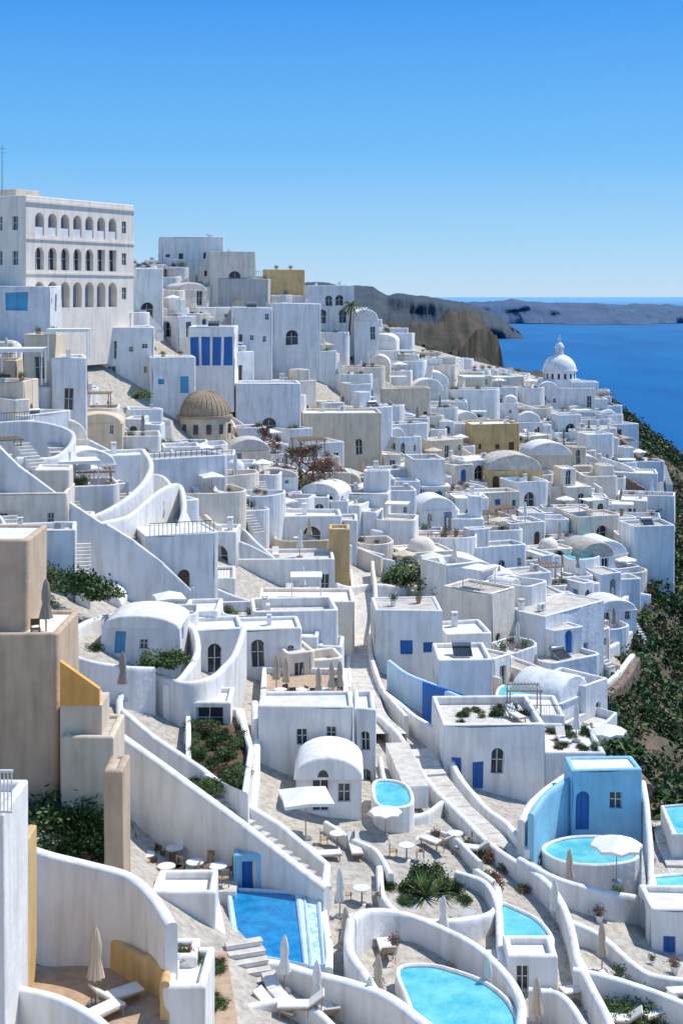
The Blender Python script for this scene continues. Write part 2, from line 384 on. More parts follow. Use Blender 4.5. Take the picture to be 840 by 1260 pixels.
def p_table():
    mb=MB(); mb.cyl(0,0,.71,.75,.42,.42,'frame_white',16); mb.cyl(0,0,.03,.71,.04,.04,'metal_grey',8); mb.cyl(0,0,0,.03,.25,.2,'metal_grey',12); return mb.mesh('bistro_table')
LG=p_lounger(); CH=p_chair(); CHD=p_chair('brown_wood'); TB=p_table()
def p_pot(bm,pm='terracotta'):
    mb=MB(); mb.cyl(0,0,0,.4,.16,.25,pm,12,False); mb.cyl(0,0,.4,.46,.27,.27,pm,12,False); mb.cyl(0,0,.38,.4,.24,.24,'soil',12)
    r=random.Random(3)
    for i in range(220):
        p=Vector((r.gauss(0,.17),r.gauss(0,.17),.55+abs(r.gauss(0,.2)))); u=Vector((r.gauss(0,1),r.gauss(0,1),r.gauss(0,1))).normalized(); w=u.orthogonal().normalized()
        mb.face([tuple(p-u*.07),tuple(p+w*.03),tuple(p+u*.07),tuple(p-w*.03)],r.choice(bm))
    return mb.mesh('potted_plant')
POT=[p_pot(['leaf_dark','leaf_mid'],'white_plaster'),p_pot(['leaf_mid','leaf_mid','flower_pink'],'white_plaster'),p_pot(['leaf_light','leaf_mid'])]
def p_chim():
    mb=MB(); mb.box(-.3,.3,-.3,.3,-.3,1.1,'white_plaster',.04)
    for x in(-.26,.14): 
        for y in(-.26,.14): mb.box(x,x+.12,y,y+.12,1.1,1.35,'white_plaster')
    mb.box(-.36,.36,-.36,.36,1.35,1.45,'white_plaster',.03); return mb.mesh('chimney')
def p_ac():
    mb=MB(); mb.box(-.42,.42,-.16,.16,.08,.68,'frame_white',.02); mb.cyl(0,0,0,.08,.1,.1,'metal_grey',6)
    rr=[(.24*math.cos(2*math.pi*i/16)-.08,-.165,.38+.24*math.sin(2*math.pi*i/16)) for i in range(16)]; mb.face(rr,'metal_grey'); return mb.mesh('air_conditioner_unit')
def p_pergola():
    mb=MB()
    for x in(-1.5,1.4):
        for y in(-1.2,1.1): mb.box(x,x+.1,y,y+.1,0,2.3,'pale_wood')
    for y in(-1.2,1.1): mb.box(-1.7,1.7,y,y+.1,2.3,2.42,'pale_wood')
    for i in range(11): mb.box(-1.6+i*.31,-1.54+i*.31,-1.4,1.4,2.42,2.5,'pale_wood')
    return mb.mesh('wooden_pergola')
def p_canopy():
    mb=MB()
    for x in(-1.5,1.42):
        for y in(-1.2,1.12): mb.box(x,x+.08,y,y+.08,0,2.3,'frame_white')
    rows=[[(-1.6+i*.4,-1.35+j*.45,2.42-.12*math.sin(math.pi*i/8)*math.sin(math.pi*j/6)) for i in range(9)] for j in range(7)]
    mb.grid(rows,'canvas_white',True)
    rows=[[(-1.6+i*.4,-1.35,2.42-.12*0),(-1.6+i*.4,-1.36,2.2-.03*(i%2))] for i in range(9)]; mb.grid(rows,'canvas_white',False)
    return mb.mesh('shade_canopy')
def p_rail():
    mb=MB(); mb.box(-1.5,1.5,-.02,.02,.95,1.0,'brown_wood')
    for i in range(16): mb.box(-1.5+i*.2-.012,-1.5+i*.2+.012,-.012,.012,0,.95,'brown_wood')
    return mb.mesh('metal_railing')
CHIM=p_chim(); AC=p_ac(); PERG=p_pergola(); CAN=p_canopy(); RAIL=p_rail()
def p_tank():
    mb=MB(); mb.tube((-.7,0,.75),(.7,0,.75),.25,.25,'metal_grey',12); 
    for x in(-.7,.7): mb.face([(x,.25*math.cos(t*.5236),.75+.25*math.sin(t*.5236)) for t in range(12)],'metal_grey')
    mb.face([(-.7,-.2,.6),(.7,-.2,.6),(.7,-1.2,.12),(-.7,-1.2,.12)],'glass_dark'); mb.face([(-.72,-.2,.58),(.72,-.2,.58),(.72,-1.22,.1),(-.72,-1.22,.1)],'frame_white')
    for x in(-.6,.6): mb.box(x-.02,x+.02,-.1,.1,0,.6,'metal_grey')
    return mb.mesh('solar_water_heater')
TANK=p_tank()
def p_agave():
    mb=MB(); r=random.Random(5)
    for i in range(46):
        a=r.uniform(0,6.28); el=r.uniform(.15,1.3); L=r.uniform(.7,1.1); rows=[]
        for k in range(5):
            f=k/4; rr=L*f*math.cos(el)*(1+.1*f); z=L*f*math.sin(el)-.25*f*f*(1.3-el); w=.07*(1-f)*(.6+f)+.004
            px,py=-math.sin(a),math.cos(a)
            rows.append([(rr*math.cos(a)-px*w,rr*math.sin(a)-py*w,z+.03),(rr*math.cos(a),rr*math.sin(a),z),(rr*math.cos(a)+px*w,rr*math.sin(a)+py*w,z+.03)])
        mb.grid(rows,r.choice(['leaf_light','leaf_mid','leaf_light']),True)
    return mb.mesh('agave_plant')
AG=p_agave()
def p_palm():
    mb=MB(); r=random.Random(8); pr=(0,0,-1)
    for k in range(7):
        q=(.05*k,.02*k,k*.75); mb.tube(pr,q,.24-.015*k,.22-.015*k,'bark',8); pr=q
    for i in range(26):
        a=i*2.4; el=r.uniform(-.2,1.2); L=2.3; last=Vector(pr)
        for k in range(1,9):
            f=k/8; p=Vector(pr)+Vector((math.cos(a)*L*f*math.cos(el),math.sin(a)*L*f*math.cos(el),L*f*math.sin(el)-1.4*f*f))
            mb.tube(last,p,.025,.02,'leaf_mid',3)
            s=Vector((-math.sin(a),math.cos(a),0))
            for sg in(-1,1):
                t=p+s*sg*.45*(1-f*.6)+Vector((0,0,-.18)); mb.face([tuple(last),tuple(p),tuple(t)],r.choice(['leaf_mid','leaf_dark','leaf_light']))
            last=p
    return mb.mesh('palm_tree')
PALM=p_palm()
def p_bare(seed=2):
    mb=MB(); r=random.Random(seed)
    def br(p,d,l,rad,k):
        q=p+d*l; mb.tube(p,q,rad,rad*.7,'bark',5)
        if k==0:
            for _ in range(5):
                c=q+Vector((r.gauss(0,.2),r.gauss(0,.2),r.gauss(0,.2))); u=Vector((r.gauss(0,1),r.gauss(0,1),r.gauss(0,1))).normalized(); w=u.orthogonal()
                mb.face([tuple(c-u*.1),tuple(c+w*.05),tuple(c+u*.1),tuple(c-w*.05)],r.choice(['leaf_dry','flower_red','bark']))
            return
        for _ in range(3): br(q,(d+Vector((r.gauss(0,.55),r.gauss(0,.55),r.gauss(0.1,.3)))).normalized(),l*.75,rad*.65,k-1)
    br(Vector((0,0,-.3)),Vector((0,0,1)),1.3,.13,5); return mb.mesh('bare_tree')
BARE=p_bare()
# ------------------------------------------------------------------ town building helpers
PANES=['glass_dark']*9+['blue_paint','greyblue_paint','brown_wood','brown_wood','light_blue_paint']
def auto_ops(L,h,r,dens=1.,zf=0.):
    o=[]; n=max(1,int(L/1.8)); pm=r.choice(PANES); db=r.randrange(n); arch=r.random()<.45; q=r.random()
    if q<.10: return o
    if q<.26 and L>2.6:
        w=min(1.7,L*.45); u=L*r.uniform(.4,.6); return [(u-w/2,u+w/2,zf+.05,zf+2.1,'arch','glass_dark',.55)]
    for st in range(max(1,int((h+.3)/2.9))):
        for i in range(n):
            if r.random()>.62*dens and i!=db: continue
            u=(i+.5)*L/n+r.uniform(-.25,.25); b=zf+st*2.9
            if i==db: w=r.uniform(.7,1.0); o.append((u-w/2,u+w/2,b+.05,b+2.05,'arch' if arch else 'rect',pm if r.random()<.9 else 'blue_paint'))
            else:
                w=r.uniform(.35,.8); a=b+r.uniform(.8,1.4); o.append((u-w/2,u+w/2,a,min(b+2.3,a+r.uniform(.4,1.0)),'arch' if arch and r.random()<.5 else 'rect',pm))
    return o
FOOT=[]
WM=['white_plaster']*9+['white_plaster_b']*5+['warm_white_plaster']*4+['cream_plaster']
def roof_clutter(x,y,z,w,d,rz,r):
    def loc(u,v):
        return (x+math.cos(rz)*u-math.sin(rz)*v,y+math.sin(rz)*u+math.cos(rz)*v,z)
    q=r.random()
    if q<.4: inst('chimney',CHIM,loc(r.uniform(.6,w-.6),r.uniform(d*.5,d-.5)),rz,r.uniform(.5,.85))
    if .2<q<.45: inst('air_conditioner_unit',AC,loc(r.uniform(.8,w-.8),r.uniform(.8,d-.8)),rz+r.choice([0,1.57]),1)
    if .5<q<.57: inst('solar_water_heater',TANK,loc(w/2,d/2+.3),rz,1)
    if .6<q<.7 and w>3.6: inst('shade_canopy',CAN,loc(w/2,d/2),rz,.8)
    if .7<q<.82: inst('sun_lounger',LG,loc(w*.4,d*.3),rz); inst('closed_parasol',UCW,loc(w*.65,d*.5))
    if .8<q<.9 and w>3.2: inst('metal_railing',RAIL,loc(w/2,.15),rz,(w/3.4,1,1))
    if q>.9: inst('potted_plant',r.choice(POT),loc(w*.3,d*.4)); inst('potted_plant',r.choice(POT),loc(w*.7,d*.6))
def hb(name,px0,px1,top,base,d,dep=5,rot=0,wm='white_plaster',rm='roof_white',ops=None,pa=.3,drop=5,ol=None,orr=None,kind='flat',rise=None,clut=True,foot=True):
    rt=math.radians(rot); w=(px1-px0)/F*d/max(.4,math.cos(rt)); zf=Zp(base,d); h=Zp(top,d)-zf
    mb=MB(); r=random.Random(int(px0*7+top)); rc=.24 if ops is None else .08
    if ops is None: of=auto_ops(w,h,r)
    else: of=[(u*w-ww/2,u*w+ww/2,a,a+hh,k,pm) for u,a,ww,hh,k,pm in ops]
    ol=auto_ops(dep,h,r,.6) if ol is None else ol; orr=auto_ops(dep,h,r,.7) if orr is None else orr
    if kind=='flat': mb.block(0,w,0,dep,-drop,h-pa,pa,wm,rm,of,orr,ol,r=rc)
    else:
        rs=rise or w*.28; zs=h-rs
        mb.wall((0,0),(w,0),-drop,zs,of,wm); mb.wall((w,0),(w,dep),-drop,zs,orr,wm); mb.wall((w,dep),(0,dep),-drop,zs,(),wm); mb.wall((0,dep),(0,0),-drop,zs,ol,wm)
        mb.vault(0,w,0,dep,zs,rs,rm)
    x,y=X(px0,d),d
    o=mb.obj(name,(x,y,zf),rt)
    if clut and kind=='flat' and w>2.5: roof_clutter(x,y,zf+h-pa,w,dep,rt,r)
    if foot:
        cx=x+math.cos(rt)*w/2-math.sin(rt)*dep/2; cy=y+math.sin(rt)*w/2+math.cos(rt)*dep/2
        FOOT.append((cx,cy,(w+dep)/4))
    return o
def catmull(p,n):
    p=[Vector(q) for q in p]
    if len(p)<3: return [p[0].lerp(p[1],i/n) for i in range(n+1)]
    q=[p[0]*2-p[1]]+p+[p[-1]*2-p[-2]]; o=[]
    for i in range(1,len(q)-2):
        for k in range(n):
            t=k/n; a,b,c,d=q[i-1:i+3]
            o.append(.5*((2*b)+(c-a)*t+(2*a-5*b+4*c-d)*t*t+(3*b-a-3*c+d)*t**3))
    o.append(p[-1]); return o
def cw(name,pp,h=3.,t=.4,mat='white_plaster',smooth=True,raw=False,sub=7):
    """freestanding / retaining wall swept along its top edge"""
    p=pp if raw else [P(*q) for q in pp]
    c=catmull(p,sub) if smooth else [Vector(q) for q in p]
    mb=MB(); rows=[]; o=c[0].copy()
    for i,q in enumerate(c):
        a=c[max(0,i-1)];b=c[min(len(c)-1,i+1)]; tx,ty=b.x-a.x,b.y-a.y; l=math.hypot(tx,ty) or 1; nx,ny=-ty/l,tx/l
        wob=noise.noise(q*.35)*.06
        r=[]
        for s,dz in ((-1,-h),(-1,-.3),(-1,-.12),(-.72,-.03),(0,0),(.72,-.03),(1,-.12),(1,-.3),(1,-h)):
            k=s*t/2+ (wob if dz>-h else 0); r.append((q.x+nx*k-o.x,q.y+ny*k-o.y,q.z+dz+(wob if dz>-h else 0)-o.z))
        rows.append(r)
    if smooth: mb.grid(rows,mat,True)
    else:
        for i in range(len(rows)-1): mb.grid(rows[i:i+2],mat,True)
    mb.face(rows[0],mat); mb.face(rows[-1],mat)
    return mb.obj(name,tuple(o))
def stairs(name,a,b,w=1.2,mat='paving_light',wm='white_plaster'):
    a=Vector(a);b=Vector(b)
    if a.z>b.z: a,b=b,a
    run=math.hypot(b.x-a.x,b.y-a.y); n=max(3,int(abs(b.z-a.z)/.19)); mb=MB(); H0=b.z-a.z
    for i in range(n):
        z=H0*(i+1)/n; y0=run*i/n; y1=run*(i+1)/n
        mb.box(-w/2,w/2,y0,y1,z-H0/n-1.2,z-.03,wm); mb.box(-w/2-.02,w/2+.02,y0-.04,y1-.042,z-.03,z+.01,mat)
    return mb.obj(name,tuple(a),math.atan2(-(b.x-a.x),(b.y-a.y)))
def deck(name,poly,z,mat='paving_light',drop=2.,ph=.0,wm='white_plaster',t=.3):
    w=[G(px,py,z) for px,py in poly]; cx=sum(q[0] for q in w)/len(w); cy=sum(q[1] for q in w)/len(w)
    mb=MB(); mb.plan([(q[0]-cx,q[1]-cy) for q in w],0,drop,max(ph,.061),t,wm,mat) if ph>0 else None
    if ph<=0:
        q=[(a-cx,b-cy) for a,b in w]; mb.grid([[(*p,-drop) for p in q],[(*p,0) for p in q]],wm,False,True); mb.face([(*p,0) for p in q],mat)
    return mb.obj(name,(cx,cy,z))
def smoothpoly(poly,n=4):
    m=len(poly); o=[]
    for i in range(m):
        a,b,c,d=[Vector(poly[(i+k)%m]) for k in(-1,0,1,2)]
        for k in range(n):
            t=k/n; v=.5*((2*b)+(c-a)*t+(2*a-5*b+4*c-d)*t*t+(3*b-a-3*c+d)*t**3); o.append((v.x,v.y))
    return o
def pool(poly,z,mat='pool_turquoise',drop=2.5,sm=True,rim=.22,wm='white_plaster'):
    w=[G(px,py,z) for px,py in poly]
    if sm: w=smoothpoly(w)
    cx=sum(q[0] for q in w)/len(w); cy=sum(q[1] for q in w)/len(w); w=[(a-cx,b-cy) for a,b in w]
    mb=MB(); mb.plan(w,0,drop,.18,rim,wm,'pool_wall')
    k=[(a*(1-.9*rim/max(.5,math.hypot(a,b))),b*(1-.9*rim/max(.5,math.hypot(a,b)))) for a,b in w]
    mb.face([(*p,.06) for p in k],mat)
    return mb.obj('swimming_pool',(cx,cy,z))
def put(name,me,px,py,z,rz=0,sc=1.):
    x,y=G(px,py,z); return inst(name,me,(x,y,z),rz,sc)
def pg(name,me,px,py,rz=0,sc=1.):
    return inst(name,me,ground(px,py),rz,sc)
# ------------------------------------------------------------------ arcade hotel (upper left)
a=P(32,240,150); b=P(165,251,167.2); L=math.hypot(b[0]-a[0],b[1]-a[1]); rt=math.atan2(b[1]-a[1],b[0]-a[0]); top=a[2]
mb=MB(); base=-2.2; Hh=top-base
of=[]
n=7
for i in range(n):
    u=1.2+(i+.5)*(L*.78)/n
    of.append((u-.75,u+.75,8.7,11.2,'arch','greyblue_paint',.9))
    of.append((u-.72,u+.72,4.9,7.4,'arch' if i<5 else 'rect','glass_dark',.5))
    of.append((u-.8,u+.8,.7,3.6,'arch','greyblue_paint',.9))
for z0 in (8.9,5.1,1.0): of.append((L-2.4,L-1.5,z0+.6,z0+2,'rect','glass_dark',.15))
ol=[]
for i in range(3):
    for z0 in (9.2,5.4,1.4): ol.append((14-1.1-i*2.2-.8,14-.3-i*2.2-.8,z0,z0+1.5,'rect','glass_dark'))
HP='hotel_plaster'
mb.block(0,L,0,14,-6,Hh-.5,.5,HP,'roof_white',of,(),ol,r=.05)
for zc in (8.2,4.4): mb.box(-.12,L+.1,-.14,-.003,zc,zc+.2,HP)
mb.box(-.2,L+.2,-.2,-.003,Hh-.75,Hh-.5,HP)
for i in range(n):
    u=1.2+(i+.5)*(L*.78)/n
    mb.box(u-.7,u+.7,.1,.14,8.7,9.6,'frame_white')
mb.box(3,7,4,8,Hh-.5,Hh+1.,'cream_plaster',.05); mb.box(9,16,6,11,Hh-.5,Hh+.5,'ochre_plaster',.05)
mb.obj('arcaded_hotel_building',(a[0],a[1],base),rt); FOOT.append((-36,162,11)); FOOT.append((-28,158,9))
mb=MB(); mb.tube((0,0,0),(0,0,5.5),.06,.03,'metal_grey'); mb.box(-.5,.5,-.02,.02,4.6,4.64,'metal_grey'); mb.box(-.35,.35,-.02,.02,5.1,5.14,'metal_grey'); mb.obj('roof_antenna',P(3,240,152))
WH='white_plaster'; WB='white_plaster_b'; GD='glass_dark'; BP='blue_paint'; LB='light_blue_paint'; WW='warm_white_plaster'
# skyline / upper town
hb('whitewashed_house',198,274,291,350,208,9,10); hb('whitewashed_house',258,314,309,352,200,8,5,WW)
hb('ochre_house',328,375,331,372,228,6,10,'ochre_plaster'); hb('whitewashed_house',165,200,330,392,178,7,20)
hb('whitewashed_house',200,232,322,350,215,7,0); hb('grey_house',268,330,343,385,200,7,0,'grey_plaster')
hb('arched_house',379,436,351,400,214,6,8,ops=[(.45,3.0,1.2,1.6,'arch',GD),(.68,3.0,1.2,1.6,'arch',GD),(.3,.3,1.2,2.1,'arch',GD),(.75,.3,1.2,2.1,'arch',GD)])
hb('vaulted_house',436,466,380,418,214,6,8,kind='vault',rise=1.9)
hb('hotel_terrace_building',-20,62,352,384,148,6,0,WB,ops=[(.5,.2,2.4,1.9,'rect',LB),(.8,.2,1.8,1.9,'rect',LB),(.22,.2,1.8,1.9,'rect','glass_dark')],pa=.2)
hb('blue_shuttered_house',232,288,402,458,172,7,0,ops=[(.14,.8,1.05,3.6,'rect',BP),(.38,.8,1.05,3.6,'rect',BP),(.62,.8,1.05,3.6,'rect',BP),(.86,.8,1.05,3.6,'rect',BP)])
hb('whitewashed_house',110,188,403,472,163,7,12); hb('whitewashed_house',185,240,440,485,162,6,10); hb('whitewashed_house',285,335,378,430,185,7,5); hb('whitewashed_house',335,395,373,425,190,8,10)
hb('whitewashed_house',28,66,412,505,128,7,0,'cream_plaster'); hb('whitewashed_house',64,106,440,505,126,6,15); hb('whitewashed_house',-20,30,470,530,118,6,0,'cream_plaster')
hb('whitewashed_house',290,370,472,535,172,7,6,WB); hb('cream_house',372,470,508,560,178,7,4,'cream_plaster'); hb('cream_house',455,530,478,520,205,6,4,'cream_plaster')
hb('ochre_house',580,640,522,562,200,7,8,'ochre_plaster','roof_white'); hb('ochre_house',600,668,560,605,184,6,8,'ochre_plaster','roof_screed',kind='vault'); hb('ochre_house',650,705,545,590,192,5,8,'cream_plaster',kind='vault')
inst('shade_canopy',CAN,(X(80,126),128,Zp(440,126)-.3),.1,1.2); inst('shade_canopy',CAN,(X(20,118),120,Zp(470,118)-.3),.1,1.3)
# brown dome chapel
x,y,zz=P(252,540,163); mb=MB()
n=12; rows=[[(3.1*math.cos(2*math.pi*i/n),3.1*math.sin(2*math.pi*i/n),h) for i in range(n)] for h in(-3,2.6)]; mb.grid(rows,'cream_plaster',False,True)
mb.cyl(0,0,2.6,2.85,3.3,3.3,'dome_stone',24); mb.dome(0,0,2.85,2.9,'dome_stone',2.9,28,9)
for i in range(28):
    a=2*math.pi*i/28; pr=None
    for k in range(8):
        t=math.pi/2*k/8; q=(2.93*math.cos(t)*math.cos(a),2.93*math.cos(t)*math.sin(a),2.85+2.93*math.sin(t))
        if pr: mb.tube(pr,q,.035,.035,'tan_plaster',4)
        pr=q
for i in range(6):
    a=math.pi*(1.1+.16*i); mb.box(*(lambda c,s:(3.05*c-.28,3.05*c+.28,3.1*s-.06,3.1*s+.1))(math.cos(a),math.sin(a)),.8,1.9,'glass_dark')
mb.obj('stone_domed_chapel',(x,y,zz)); FOOT.append((x,y,4))
hb('tan_vaulted_house',180,226,490,545,168,6,0,'tan_plaster','tan_plaster',kind='vault')
# church
x,y,zz=P(690,500,246); mb=MB(); mb.block(-4.5,5.5,-3,6,-5,3.2,.3,WH,'roof_white',auto_ops(10,3,R)); mb.block(-3.4,3.4,-1,5,3,4.6,.2,WH,'roof_white')
mb.block(5.2,8,-2,4,-5,1.2,.3,WH,'roof_white'); mb.block(1.5,6.2,-2.5,1.5,2.9,4.2,.3,WH,'roof_white')
mb.vault(-4.3,-1.,-3.02,4,3.2,1.4,WH)
rows=[[(2.95*math.cos(2*math.pi*i/16),2+2.95*math.sin(2*math.pi*i/16),h) for i in range(16)] for h in(4.5,6.2)]; mb.grid(rows,WH,False,True)
for i in range(16):
    a=2*math.pi*(i+.5)/16; c,s=math.cos(a),math.sin(a)
    if s<.2: mb.face([(2.92*c-s*dx,2+2.92*s+c*dx,zq) for dx,zq in((-.22,4.9),(.22,4.9),(.22,5.8),(-.22,5.8))],GD)
mb.cyl(0,2,6.2,6.4,3.2,3.2,WH,24); mb.dome(0,2,6.4,3.,WH,2.8,28,9); mb.cyl(0,2,8.95,9.2,.9,.9,WH,12)
for i in range(6):
    a=2*math.pi*i/6; mb.cyl(.6*math.cos(a),2+.6*math.sin(a),9.2,10.4,.13,.13,WH,6)
mb.cyl(0,2,10.4,10.55,.9,.9,WH,12); mb.dome(0,2,10.55,.75,WH,.8,12,4); mb.box(-.09,.09,1.91,2.09,11.2,12.6,WH); mb.box(-.4,.4,1.94,2.06,11.9,12.08,WH)
mb.obj('white_domed_church',(x,y,zz)); FOOT.append((x,y+1,6))
inst('palm_tree',PALM,P(430,372,212)[:2]+(Zp(378,212)-3.5,),0,.85)
inst('garden_shrub',BUSH[0],P(176,490,157),1,1.3)
for q in((365,600,152,1.15),(385,590,156,1.),(322,560,160,.8),(400,600,152,.8)): inst('bare_tree',BARE,P(*q[:3]),R.uniform(0,6),q[3])
# ------------------------------------------------------------------ mid-left stepped walls
cw('whitewashed_retaining_wall',[(-30,530,100),(0,548,100),(22,570,100),(70,606,100.5),(125,642,101),(132,643,101),(165,664,101.5),(200,692,102),(234,724,103)],12,.5,smooth=False)
cw('whitewashed_retaining_wall',[(-30,520,113),(40,518,113),(90,532,112),(70,560,109),(20,562,106)],4,.4)
cw('whitewashed_retaining_wall',[(96,640,103),(130,628,105),(170,600,109),(186,572,113),(176,552,117)],5,.45)
cw('whitewashed_retaining_wall',[(125,642,102.5),(160,632,106),(200,600,111),(222,596,114),(226,625,110),(215,660,107)],6,.4)
cw('whitewashed_retaining_wall',[(180,582,118),(205,590,117),(232,640,112),(240,690,108),(236,722,104)],5,.4)
stairs('outdoor_stairs',P(60,590,104),P(25,545,109),1.3); stairs('outdoor_stairs',P(185,690,103.5),P(140,650,106),1.3)
stairs('outdoor_stairs',P(75,560,110),P(62,525,118),1.6)
deck('shade_terrace',[(75,625),(90,588),(150,588),(135,625)],-17.,'terracotta_floor',4,.5)
inst('wooden_pergola',PERG,(X(112,113),113,-17),.2,1.1)
hb('whitewashed_house',118,182,560,600,121,4,15,WB); hb('whitewashed_house',228,290,712,772,110,5,5); hb('whitewashed_house',242,292,654,700,122,4,0,WB)
hb('whitewashed_house',290,412,688,738,123,5,3,ops=[(.12,.3,.8,1.9,'rect',GD),(.9,.3,.8,1.9,'rect',GD)],rm='paving_light',pa=.35)
hb('ochre_house',404,430,651,730,127,3,0,'ochre_plaster',ops=[],orr=[],ol=[]); hb('whitewashed_house',318,436,740,812,110,5,2,WW,'roof_white',ops=[(.12,.6,1.0,2.0,'rect',GD),(.75,2.6,1.2,1.2,'rect',GD)])
hb('whitewashed_house',330,395,735,760,116,4,2,rm='paving_light'); stairs('outdoor_stairs',P(324,812,108),P(324,760,113),1.1)
hb('whitewashed_house',461,544,751,838,108,5,2,ops=[(.47,2.1,1.0,1.15,'rect',BP),(.79,2.2,.75,.85,'rect',BP)],pa=.12,rm='roof_screed')
hb('whitewashed_house',540,606,812,875,101,5,2,WH,ops=[]); hb('whitewashed_house',548,606,780,830,112,5,6); 
cw('blue_washed_wall',[(478,812,104),(500,828,102),(535,842,100),(570,858,97),(592,868,95)],3,.35,'blue_wash'); cw('blue_washed_wall',[(520,838,99.5),(560,850,98.5),(590,862,96.5)],3,.3,'blue_paint')
hb('whitewashed_house',396,440,640,668,138,4,0,rm='roof_screed')
# central lane
cw('lane_parapet_wall',[(458,690,132),(462,740,121),(455,790,111),(470,845,101),(500,880,95)],2,.35)
cw('lane_parapet_wall',[(432,700,132),(434,750,121),(430,800,111),(430,845,102)],2,.3)
mb=MB(); lane=catmull([P(446,706,133),P(449,752,122),P(446,808,110),P(452,872,98),P(480,905,92)],8)
rows=[]
for i,q in enumerate(lane):
    zz=q.z+.12; rows.append([(q.x-1.3,q.y,zz-1.5),(q.x-1.3,q.y,zz),(q.x+1.1,q.y,zz),(q.x+1.1,q.y,zz-1.5)])
mb.grid(rows,'paving_light',False); mb.obj('paved_lane')
# vaulted cottage, centre left
hb('vaulted_house',125,222,756,805,87,4,-4,WB,'white_plaster',kind='vault',rise=.8,ops=[(.25,.1,.7,1.4,'rect',LB),(.55,.4,.5,.6,'rect',GD)])
cw('curved_garden_wall',[(86,800,83),(88,778,86),(110,762,89),(150,752,92),(200,750,93),(235,768,90),(243,798,86),(225,830,82),(205,842,80)],3,.4)
cw('curved_garden_wall',[(72,790,80),(100,808,79),(150,818,79),(190,820,80)],3,.35)
cw('curved_garden_wall',[(150,905,76),(150,850,79),(180,826,81),(228,838,80),(262,830,82),(290,800,88),(300,770,92)],4,.4)
hb('small_pavilion',232,284,864,900,80,3.2,0,WH,'canvas_white',ops=[(.5,.1,1.6,1.3,'rect',GD)],ol=[],orr=[],clut=False)
hb('whitewashed_house',224,268,752,800,98,4,0); hb('whitewashed_house',236,300,776,830,94,4,10,WB); 
hb('whitewashed_house',72,150,722,760,98,4,0,kind='vault'); 
# garden terrace
deck('garden_terrace',[(228,955),(228,880),(300,880),(312,930),(306,990)],-24.9,'soil',4,.5)
cw('whitewashed_retaining_wall',[(313,862,86),(316,900,81),(314,960,75),(310,1000,71)],5,.45,smooth=False)
cw('whitewashed_retaining_wall',[(228,830,86),(231,870,82),(230,920,77)],3,.4,smooth=False)
for i in range(44):
    x,y=G(R.uniform(235,302),R.uniform(890,975),-24.8); inst('garden_shrub',R.choice(BUSH+[DRYB]),(x,y,-24.8),R.uniform(0,6),R.uniform(.3,.75))
# main diagonal walls
cw('whitewashed_retaining_wall',[(148,903,68.5),(200,939,67.2),(300,1013,64.8),(402,1090,62.5)],6,.5,smooth=False)
cw('whitewashed_retaining_wall',[(150,872,72),(190,905,71.5),(250,945,70.5),(310,992,69.5),(345,1012,69),(402,1062,66.5)],5,.4,smooth=False)
stairs('outdoor_stairs',P(398,1100,64.5),P(250,975,69),1.3)
cw('curved_garden_wall',[(402,1062,66.5),(398,1110,63),(404,1160,59.5),(404,1190,57)],3.2,.35)
# dining terrace and pool 1
deck('dining_terrace',[(150,1098),(152,1010),(262,1010),(300,1050),(290,1098)],-27.2,'paving_light',3)
hb('blue_pool_house',286,322,1052,1102,64,2,0,'pool_wall','pool_wall',ops=[(.55,.05,.7,1.5,'rect',BP)],ol=[],orr=[],clut=False,pa=.1)
cw('pool_side_wall',[(320,1062,66),(360,1072,65.5),(398,1092,64)],4,.3,'pool_wall',smooth=False)
pool([(278,1096),(372,1100),(380,1192),(288,1176)],-27.5,'pool_blue',3,False,wm='blue_wash')
pool([(372,1101),(394,1102),(400,1190),(381,1194)],-27.5,'pool_foam',3,False,.12,wm='blue_wash')
cw('whitewashed_retaining_wall',[(262,1098,61),(272,1150,58),(280,1200,55.5),(300,1262,52)],3,.5)
cw('whitewashed_retaining_wall',[(285,1184,57),(330,1182,56.5),(380,1195,55.5),(430,1206,54.5),(480,1225,53),(530,1262,51)],3,.5)
hb('whitewashed_house',186,264,1100,1160,58,2.4,0,WH,'roof_white',ops=[],ol=[],orr=[],clut=False)
cw('curved_garden_wall',[(160,1090,59.5),(205,1096,59.5),(262,1094,60.5)],3,.35)
deck('lower_terrace',[(205,1300),(200,1175),(278,1170),(300,1300)],-26.4,'terracotta_floor',2)
stairs('outdoor_stairs',(X(335,54),53.,-28.6),(X(300,58),57,-26.6),1.5)
cw('curved_garden_wall',[(300,1235,53),(345,1228,53.5),(385,1240,53),(410,1262,51.5)],1.6,.35)
for i in range(10): put('garden_shrub',R.choice(BUSH+[DRYB]),R.uniform(240,268),R.uniform(1185,1262),-26.4,R.uniform(0,6),R.uniform(.35,.6))
# house with two windows + vaulted porch
hb('whitewashed_house',318,434,869,1004,80,3.2,0,ops=[(.45,4.1,.62,.9,'rect',GD),(.78,4.3,.6,.85,'rect',GD),(.1,.4,.8,1.7,'rect',BP)],pa=.2,clut=False)
mb=MB(); w=3.6; mb.wall((0,0),(w,0),-3,1.9,[(.9,1.8,.1,1.85,'rect','glass_dark'),(2.3,3.0,.6,1.6,'rect','glass_dark')],WH); mb.wall((w,0),(w,3.5),-3,1.9,(),WH); mb.wall((0,3.5),(0,0),-3,1.9,(),WH); mb.vault(-.12,w+.12,-.3,3.5,1.9,1.25,WH)
mb.face([(w/2-.3+.3*math.cos(math.pi*i/8)*1.0,-.31,2.05+.4*math.sin(math.pi*i/8)) for i in range(9)],GD)
mb.obj('vaulted_porch',P(364,1000,76),0)
hb('whitewashed_house',436,462,872,990,83,4,0,WB,ops=[(.5,.2,.7,1.9,'arch',GD),(.5,3.2,.55,1.2,'arch',GD)],clut=False)
